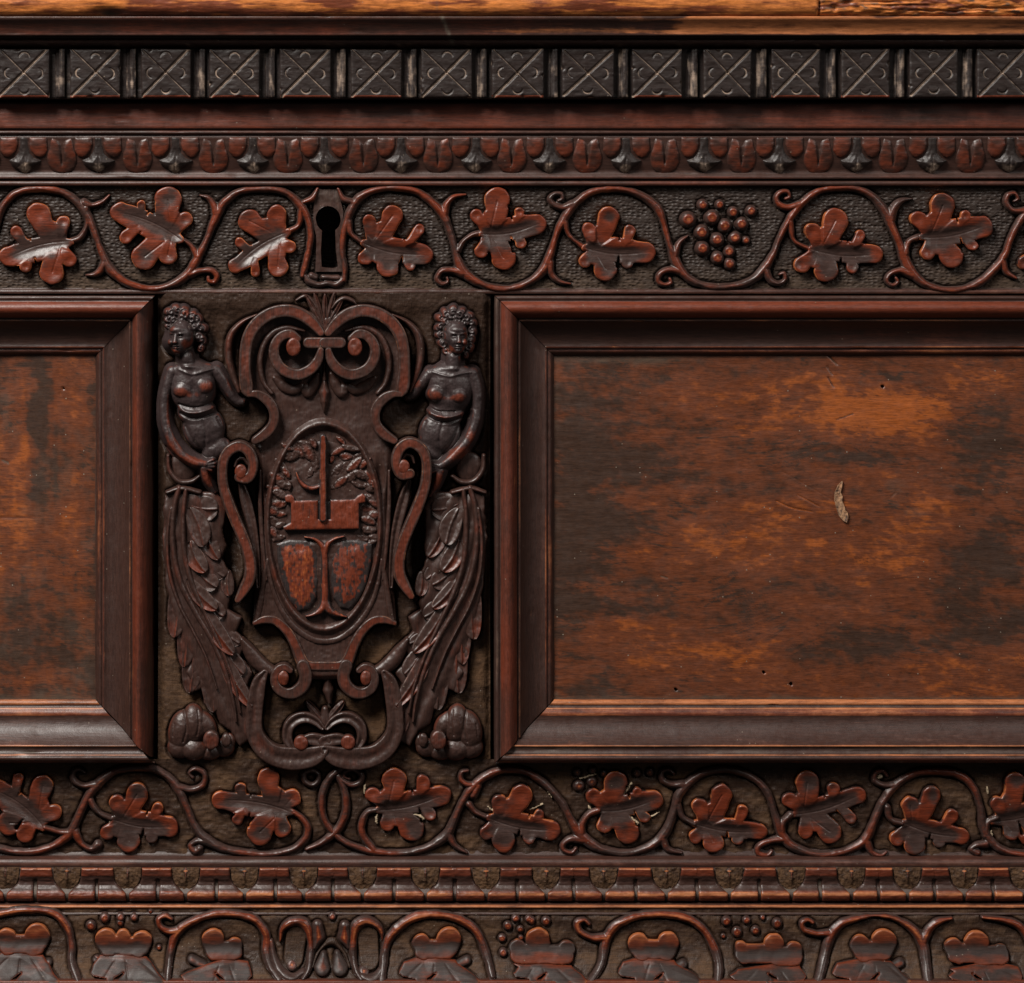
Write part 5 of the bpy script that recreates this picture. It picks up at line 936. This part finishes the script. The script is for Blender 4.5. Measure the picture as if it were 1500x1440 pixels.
strap('tree_trunk', [[(446, 786, 1.5), (460, 789, 3), (470, 797, 4.6), (475, 810, 5.6), (476, 850, 6), (476, 880, 7), (470, 893, 6), (458, 900, 3.5), (448, 902, 1.5)], [(504, 785, 1.5), (490, 789, 3), (480, 797, 4.6), (475, 810, 5.6)], [(476, 880, 7), (483, 894, 6), (496, 900, 3.5), (508, 903, 1.5)]], 14, 13, kind='round', red=.85, mat=M_shield, seed=83, pale=.45)
plate('field_half', [(405, 797), (425, 791), (450, 792), (462, 800), (467, 818), (466, 850), (463, 876), (452, 892), (438, 896), (425, 880), (414, 855), (407, 825)], 22, 4, red=.85, edge=10, pale=.5, dome=3)
plate('field_half', [(545, 797), (525, 791), (500, 792), (488, 800), (484, 818), (484, 850), (488, 876), (498, 890), (512, 893), (526, 878), (537, 855), (543, 825)], 22, 5, red=.65, edge=12, pale=.3, dome=3)
def foliage(seed, centre, items, top=14.5, ht=5, red=.3):
    allp = [(x_, y_, 10) for x_, y_, *_ in items]; x0, y0, x1, y1 = bbox_of(allp, 8); X, Y = grid(x0, y0, x1, y1, 0.8); rs = np.random.RandomState(seed)
    D = np.full(X.shape, 20.0); Z = np.full(X.shape, 0.0); R = np.zeros(X.shape)
    for x_, y_, L_, w_, ang in items:
        f = Field(X, Y); a1 = radians(ang); cv = (rs.rand()-.5)*1.4; pts = []
        px_, py_ = x_-cos(a1)*L_/2, y_-sin(a1)*L_/2
        for k_ in range(5):
            pts.append((px_, py_, w_*(0.5+0.9*sin(pi*(k_+.6)/5)))); px_ += cos(a1)*L_/4; py_ += sin(a1)*L_/4; a1 += cv/4
        f.stroke(pts, 2); q = np.clip(-f.d/w_, 0, 1); z = (ht-2+4*rs.rand())*(0.35+0.65*np.sqrt(np.clip(1-(1-q)**2, 0, 1)))
        m = (f.d < 0) & (z > Z); Z = np.where(m, z, Z); R = np.where(m, (rs.rand() < .35)*red*2*q, R); D = np.minimum(D, f.d)
    Z = Z+fbm(X/4, Y/4, seed, 2)*1.2
    sheet('foliage', cart, X, Y, top+Z, np.clip(rgb_of(X, R, 0, 0.1), 0, 1), M_cart, 24, keep=D < 0, base=12, dvals=D)
foliage(1, 0, [(452, 664, 26, 6, 60), (440, 662, 24, 7, 20), (428, 668, 20, 6, -10), (462, 680, 24, 5, 80), (420, 656, 16, 4, 40), (446, 650, 16, 4, 10), (430, 652, 14, 4, -20), (455, 694, 14, 4, 100), (460, 650, 12, 4, 50)])
foliage(2, 0, [(412, 684, 22, 5, 50), (420, 694, 16, 4, 60), (405, 700, 18, 5, 30), (413, 710, 20, 5, 40), (400, 716, 16, 4, 20), (411, 724, 20, 5, 20), (400, 732, 16, 5, 30), (409, 740, 18, 5, 10), (399, 750, 14, 5, 35), (410, 755, 16, 4, 15), (401, 765, 14, 5, 50), (411, 770, 12, 4, -20), (400, 780, 14, 5, 40), (424, 712, 10, 3, 80), (408, 788, 16, 4, -30)], ht=4.5, red=.4)
foliage(3, 0, [(497, 660, 24, 4, -30), (515, 657, 26, 4, 10), (507, 670, 14, 5, 20), (526, 668, 18, 4, -35), (493, 690, 22, 5, -55), (506, 684, 20, 5, -50), (520, 682, 24, 5, -35), (535, 678, 18, 4, -50), (500, 706, 20, 5, -40), (514, 700, 18, 5, -25), (530, 695, 20, 5, 10), (541, 700, 18, 4, 60), (490, 712, 12, 4, -50), (525, 712, 20, 3, 30), (540, 716, 14, 4, 50), (500, 645, 14, 3, 30), (487, 672, 12, 3, -70), (548, 712, 12, 3, 70)], red=.45)
foliage(4, 0, [(541, 730, 16, 5, 10), (549, 738, 16, 4, 30), (540, 746, 20, 5, -5), (550, 755, 14, 5, 0), (540, 762, 18, 5, 12), (551, 772, 14, 4, -15), (541, 778, 16, 5, 20), (549, 787, 14, 4, 5), (530, 790, 24, 4, 15), (518, 800, 18, 3, 30), (545, 795, 12, 3, -20)], ht=4.5)

# ------------------------------------------------------------------ the two half figures
class Sculpt:
    def __init__(s, x0, y0, x1, y1, step=0.8):
        s.X, s.Y = grid(x0, y0, x1, y1, step); s.Z = np.full(s.X.shape, -30.0); s.R = 0*s.X; s.G = 0*s.X
    def add(s, z, k): s.Z = smax(s.Z, z, k) if k else np.maximum(s.Z, z)
    def cap(s, x0, y0, z0, r0, x1, y1, z1, r1, k=2.5):
        dx, dy = x1-x0, y1-y0; t = np.clip(((s.X-x0)*dx+(s.Y-y0)*dy)/(dx*dx+dy*dy+1e-9), 0, 1)
        r = r0+(r1-r0)*t; d = np.hypot(s.X-x0-t*dx, s.Y-y0-t*dy); q = r*r-d*d
        s.add(z0+(z1-z0)*t+np.where(q > 0, np.sqrt(np.maximum(q, 0)), -(d-r)*2.2), k)
    def limb(s, pts, k=2.0):
        P = spline([(p[0], p[1], p[2], p[3]) for p in pts], 2.5); keepz = s.Z; s.Z = np.full(s.X.shape, -30.0)
        for a, b in zip(P[:-1], P[1:]): s.cap(a[0], a[1], a[2], a[3], b[0], b[1], b[2], b[3], 0)
        s.Z = smax(keepz, s.Z, k)
    def ell(s, cx, cy, cz, rx, ry, rz, ang=0, k=3):
        ca, sa = cos(radians(ang)), sin(radians(ang)); u = ((s.X-cx)*ca+(s.Y-cy)*sa)/rx; v = (-(s.X-cx)*sa+(s.Y-cy)*ca)/ry
        q = 1-u*u-v*v; s.add(cz+np.where(q > 0, rz*np.sqrt(np.maximum(q, 0)), -6.0*max(rz, 6)*(np.sqrt(np.maximum(1-q, 0))-1)), k)
    def g(s, cx, cy, rx, ry, a, ang=0):
        ca, sa = cos(radians(ang)), sin(radians(ang)); u = ((s.X-cx)*ca+(s.Y-cy)*sa)/rx; v = (-(s.X-cx)*sa+(s.Y-cy)*ca)/ry
        s.Z = s.Z+a*np.exp(-u*u-v*v)
    def line(s, pts, r, a):
        f = Field(s.X, s.Y); f.stroke(w3(pts, r), 2); s.Z = s.Z+a*np.exp(-np.clip(f.d+r, 0, 99)**2/(r*r))
    def head(s, cx, cy, fx, z=24, tilt=0):
        s.ell(cx, cy-3, z, 18, 22, 19, k=2); s.ell(cx+fx*0.5, cy+10, z+3, 12.5, 15, 14, k=3); s.ell(cx+fx*0.75, cy+19, z+6, 6, 5.5, 9, k=3)   # skull, jaw, chin
        n = cx+fx; ey = cy-1
        s.ell(cx+fx*.6, cy-11, z+8, 12, 7, 12, k=3)                      # forehead
        s.ell(n-7.5, cy+7, z+8, 4.5, 5, 9, k=3); s.ell(n+8, cy+7, z+8, 5, 5.5, 9, k=3)  # cheeks
        for sx, w_ in ((-6.2, 4.0), (6.8, 4.2)):
            s.g(n+sx, ey, w_, 3.0, -4.2)
            s.g(n+sx, ey+.3, 2.6, 1.6, 2.8); s.g(n+sx, ey-4.8, w_, 1.5, 2.0, 8*np.sign(-sx))
            s.g(n+sx, ey+2.2, 3, .8, -.8)
        s.cap(n, cy-5, z+16, 2.0, n+fx*.12, cy+6, z+20.5, 2.8, 1.5); s.g(n+fx*.1-2.6, cy+7.3, 1.4, 1.2, 1.5); s.g(n+fx*.1+2.6, cy+7.3, 1.4, 1.2, 1.5); s.g(n+fx*.1, cy+9.6, 3.5, 1.0, -1.4)
        m = n-fx*.08
        s.ell(m, cy+12.3, z+12, 4.6, 1.8, 7, k=1.2); s.ell(m, cy+15.0, z+12, 3.8, 1.8, 6.4, k=1.2); s.g(m, cy+13.6, 4.6, .7, -1.8); s.g(m, cy+17, 4, .9, -1.2)
    def curl(s, cx, cy, z, r, seed=0):
        X0, Y0 = (268, 490) if cx < 400 else (668, 490)
        s.ell(cx+(cx-X0)*-.22, cy+(cy-Y0)*-.08, z, r*1.1, r*.8, r*.6, 37*seed, k=5)
        cx, cy = cx-(cx-X0)*.22, cy-(cy-Y0)*.08; d = np.hypot(s.X-cx, s.Y-cy); th = np.arctan2(s.Y-cy, s.X-cx)
        s.Z = s.Z+(1.0*np.cos(d*.95-th+seed)-.5)*ss(r*1.4, r*.6, d)*1.1
    def build(s, name, mat, base, wear):  # wear: worn spots, plus a painted lit edge on one face
        Z = s.Z+fbm(s.X/9, s.Y/9, 5, 3)*0.9
        cur = Z-blur(Z, 5); R = np.clip(0.05+cur*0.16, 0, .55); G = 0*s.X
        for cx, cy, rx, ry, a, b in wear: R = R+lump(s.X, s.Y, cx, cy, rx, ry, a); G = G+lump(s.X, s.Y, cx, cy, rx, ry, b)
        B = np.clip(-cur*0.16, 0, .6)
        d = (base+1.0-Z)/2.2
        return sheet(name, cart, s.X, s.Y, np.maximum(Z, base-1), np.clip(rgb_of(s.X, R, G, B), 0, 1), mat, 24, keep=Z > base+1, base=base-10, dvals=np.clip(d, -3, 1.2))
M_fig = aged_wood('dark_figure_wood', dark=(0.028, 0.0175, 0.017), red=(0.10, 0.021, 0.010), pale=(0.20, 0.05, 0.018), seed=15, grain=(9, 9, 1.5), rough=(.43, .43), rag=.7, bump=.3)
s = Sculpt(228, 442, 364, 726)
s.ell(282, 566, 12, 34, 40, 20, k=3); s.ell(284, 543, 13, 35, 13, 15, k=5)             # chest and shoulders
s.ell(287, 603, 10, 27, 22, 16, k=4); s.ell(298, 628, 9, 30, 32, 15, -15, k=6); s.ell(316, 658, 6, 22, 18, 14, -20, k=4)
s.cap(277, 548, 18, 12, 273, 522, 20, 10.5, 3)
s.ell(265, 571, 24, 12, 11, 9.5, k=6); s.ell(300, 565, 24, 12, 11.5, 9.5, k=6)
s.limb([(252, 545, 14, 9.5), (245, 566, 15, 8.2), (240, 592, 16, 7), (242, 620, 18, 7), (251, 645, 20, 6.8), (265, 664, 22, 6.2), (284, 677, 23, 5.4), (300, 680, 22, 4.8)], 1.6)
for j, (x_, y_) in enumerate([(312, 674), (314, 679), (313, 684), (309, 689)]): s.cap(299, 680+j*2, 22, 3, x_, y_, 21, 2.1, 1)
s.limb([(298, 686, 20, 5.5), (302, 700, 19, 4.6), (308, 712, 16, 3.6), (314, 722, 12, 2.4)], 1)
s.limb([(316, 543, 14, 9), (327, 560, 14, 7.6), (336, 576, 12, 6.4), (346, 588, 10, 6), (354, 590, 10, 5)], 1.6)
s.line([(262, 598), (275, 604), (292, 604), (310, 598), (328, 590)], 3.2, 5); s.line([(264, 606), (280, 613), (298, 611), (328, 600)], 2, -3); s.line([(262, 592), (285, 597), (312, 590), (326, 583)], 1.6, -2)
s.g(283, 571, 5, 10, -4); s.g(278, 537, 14, 3, 2); s.g(300, 642, 4, 3, -1)
s.line([(243, 655), (262, 675), (285, 690)], 1.6, -3); s.line([(262, 541), (274, 546), (284, 548), (298, 544), (312, 540)], 2, 1.6); s.g(274, 533, 8, 3, -1.5); s.line([(296, 616), (301, 635), (300, 655)], 2, -1.4); s.line([(272, 625), (282, 645), (296, 662)], 2.5, -2.2); s.line([(318, 612), (328, 632), (332, 650)], 2.2, -2.0)
s.head(266, 494, -8, z=24)
for j, (x_, y_, r_) in enumerate([(246, 455, 8), (258, 452, 8), (271, 457, 9), (284, 464, 9), (289, 477, 9), (301, 480, 8), (297, 494, 8), (304, 499, 6), (301, 512, 5), (242, 465, 6), (241, 477, 4.5), (294, 464, 7), (265, 466, 7), (250, 468, 6)]): s.curl(x_, y_, 24-abs(x_-268)*.22, r_*1.05, j)
fig_l = s.build('carved_woman', M_fig, 3.5, [(266, 573, 9, 7, .75, .30), (301, 565, 10, 7, .75, .30), (283, 578, 16, 5, .5, .1), (272, 503, 6, 6, .8, .5), (258, 514, 5, 4, .6, .2), (250, 655, 14, 16, .5, .1), (275, 676, 20, 8, .9, .15), (303, 700, 8, 14, .8, .1), (246, 600, 3, 40, .3, 0), (335, 565, 8, 14, .3, 0), (270, 459, 8, 5, .5, .2)])
s = Sculpt(590, 442, 716, 732)
s.ell(660, 568, 12, 34, 40, 20, k=3); s.ell(660, 546, 13, 35, 13, 15, k=5)
s.ell(653, 606, 10, 26, 22, 16, k=4); s.ell(645, 634, 9, 30, 32, 15, 15, k=6); s.ell(628, 662, 6, 22, 16, 13, 20, k=4)
s.cap(663, 550, 18, 12, 664, 524, 20, 10.5, 3)
s.ell(638, 576, 24, 12, 11.5, 9.5, k=6); s.ell(672, 579, 24, 12, 11, 9.5, k=6)
s.limb([(692, 548, 14, 9.5), (699, 570, 15, 8.2), (700, 596, 16, 7), (696, 620, 18, 7), (687, 642, 20, 6.6), (673, 660, 22, 6.2), (657, 675, 23, 5.4), (645, 683, 22, 4.8)], 1.6)
for j, (x_, y_) in enumerate([(628, 679), (626, 683), (628, 688), (632, 692)]): s.cap(643, 682+j*2, 22, 3, x_, y_, 21, 2.1, 1)
s.limb([(645, 690, 20, 5.5), (641, 704, 19, 4.6), (636, 716, 16, 3.6), (630, 727, 12, 2.4)], 1)
s.limb([(630, 548, 14, 9), (620, 560, 14, 7.6), (612, 570, 12, 6.4), (603, 580, 10, 6), (597, 583, 9, 4)], 1.6)
s.line([(620, 595), (632, 606), (650, 611), (668, 609), (690, 600)], 3.2, 5); s.line([(622, 606), (640, 617), (660, 618), (688, 608)], 2, -3); s.line([(622, 590), (640, 602), (666, 603)], 1.6, -2)
s.line([(634, 545), (648, 549), (660, 551), (676, 547), (690, 545)], 2, 1.6); s.line([(648, 620), (644, 640), (646, 660)], 2, -1.4); s.line([(672, 625), (662, 648), (648, 664)], 2.5, -2.2); s.line([(624, 618), (616, 636), (612, 652)], 2.2, -2.0); s.g(655, 576, 5, 10, -4); s.g(662, 540, 14, 3, 2); s.g(642, 646, 4, 3, -1)
s.head(667, 494, 4, z=24)
for j, (x_, y_, r_) in enumerate([(642, 466, 8), (650, 459, 8), (662, 456, 9), (675, 457, 8), (688, 462, 8), (697, 470, 7), (699, 484, 7), (696, 498, 7), (639, 478, 7), (641, 491, 7), (644, 505, 7), (650, 516, 6), (693, 511, 7), (652, 470, 7), (684, 471, 6), (669, 466, 6), (686, 522, 5)]): s.curl(x_, y_, 24-abs(x_-668)*.22, r_*1.05, j+30)
fig_r = s.build('carved_woman', M_fig, 3.5, [(638, 577, 9, 7, .75, .30), (672, 581, 9, 7, .75, .30), (655, 583, 16, 5, .5, .1), (660, 513, 6, 6, .9, .55), (681, 500, 3, 14, .5, .3), (674, 523, 5, 4, .4, .2), (672, 664, 18, 10, .9, .15), (640, 704, 8, 14, .8, .1), (612, 565, 8, 10, .4, .1), (648, 468, 6, 8, .5, .3), (690, 640, 8, 14, .5, .1), (641, 612, 12, 5, .5, 0)])  # worn spots; the tall narrow one paints light on the face's right edge
# concave discs at the hips
for cx in (266, 689):
    strap('hip_scroll', [[(cx-20, 668, 3), (cx-18, 690, 4), (cx-4, 706, 4.4), (cx+14, 706, 4), (cx+26, 698, 3)] if cx < 400 else [(cx+20, 668, 3), (cx+18, 690, 4), (cx+4, 706, 4.4), (cx-14, 706, 4), (cx-26, 698, 3)]], 3, 13, kind='round', red=.2, seed=91)
    blob(cart, 'hip_disc', [(cx, 680, 17, cx+(4 if cx < 400 else -4), 688, 17)], const(3), 14, 8, 92, red=0, pale=0, mat=M_cart)
    strap('hip_band', [[(cx-22, 722, 3), (cx, 716, 4.5), (cx+26, 722, 4)] if cx < 400 else [(cx+22, 722, 3), (cx, 716, 4.5), (cx-26, 722, 4)]], 3, 15, kind='round', red=.3, seed=93)

for m_ in (0, 1):
    xx = (lambda v: MX(v)+2) if m_ else (lambda v: v)
    s = Sculpt(min(xx(236), xx(352)), 1026, max(xx(236), xx(352)), 1121)
    for cx, cy, cz, rx, ry, rz, an in ((266, 1072, 5, 20, 30, 15, 12), (284, 1063, 5, 18, 30, 17, -6), (301, 1064, 4, 14, 22, 13, -30), (262, 1098, 4, 18, 16, 11, 20), (284, 1100, 5, 20, 17, 14, 0), (306, 1105, 3, 18, 12, 10, 0), (328, 1098, 3, 16, 14, 9, -20), (337, 1088, 2, 9, 12, 8, 0)):
        s.ell(xx(cx), cy, cz, rx, ry, rz, -an if m_ else an, k=.8)
    s.line([(xx(270), 1044), (xx(273), 1066), (xx(268), 1088)], 1.4, -2.0); s.line([(xx(289), 1042), (xx(291), 1060), (xx(288), 1078)], 1.2, -1.8); s.line([(xx(255), 1062), (xx(253), 1080)], 1.0, -1.2)
    s.build('corner_volute', M_cart, 2.5, [(xx(300), 1092, 14, 12, .3, 0)])

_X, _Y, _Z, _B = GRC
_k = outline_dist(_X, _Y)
sheet('panel_ground', cart, _X, _Y, _Z-5*_k, np.clip(rgb_of(_X, 0, 0, _B*(1-.75*_k)), 0, 1), M_rough, 2, keep=_X > 0, base=-60)  # less grime beside the carving, occlusion shade put into the ground colour
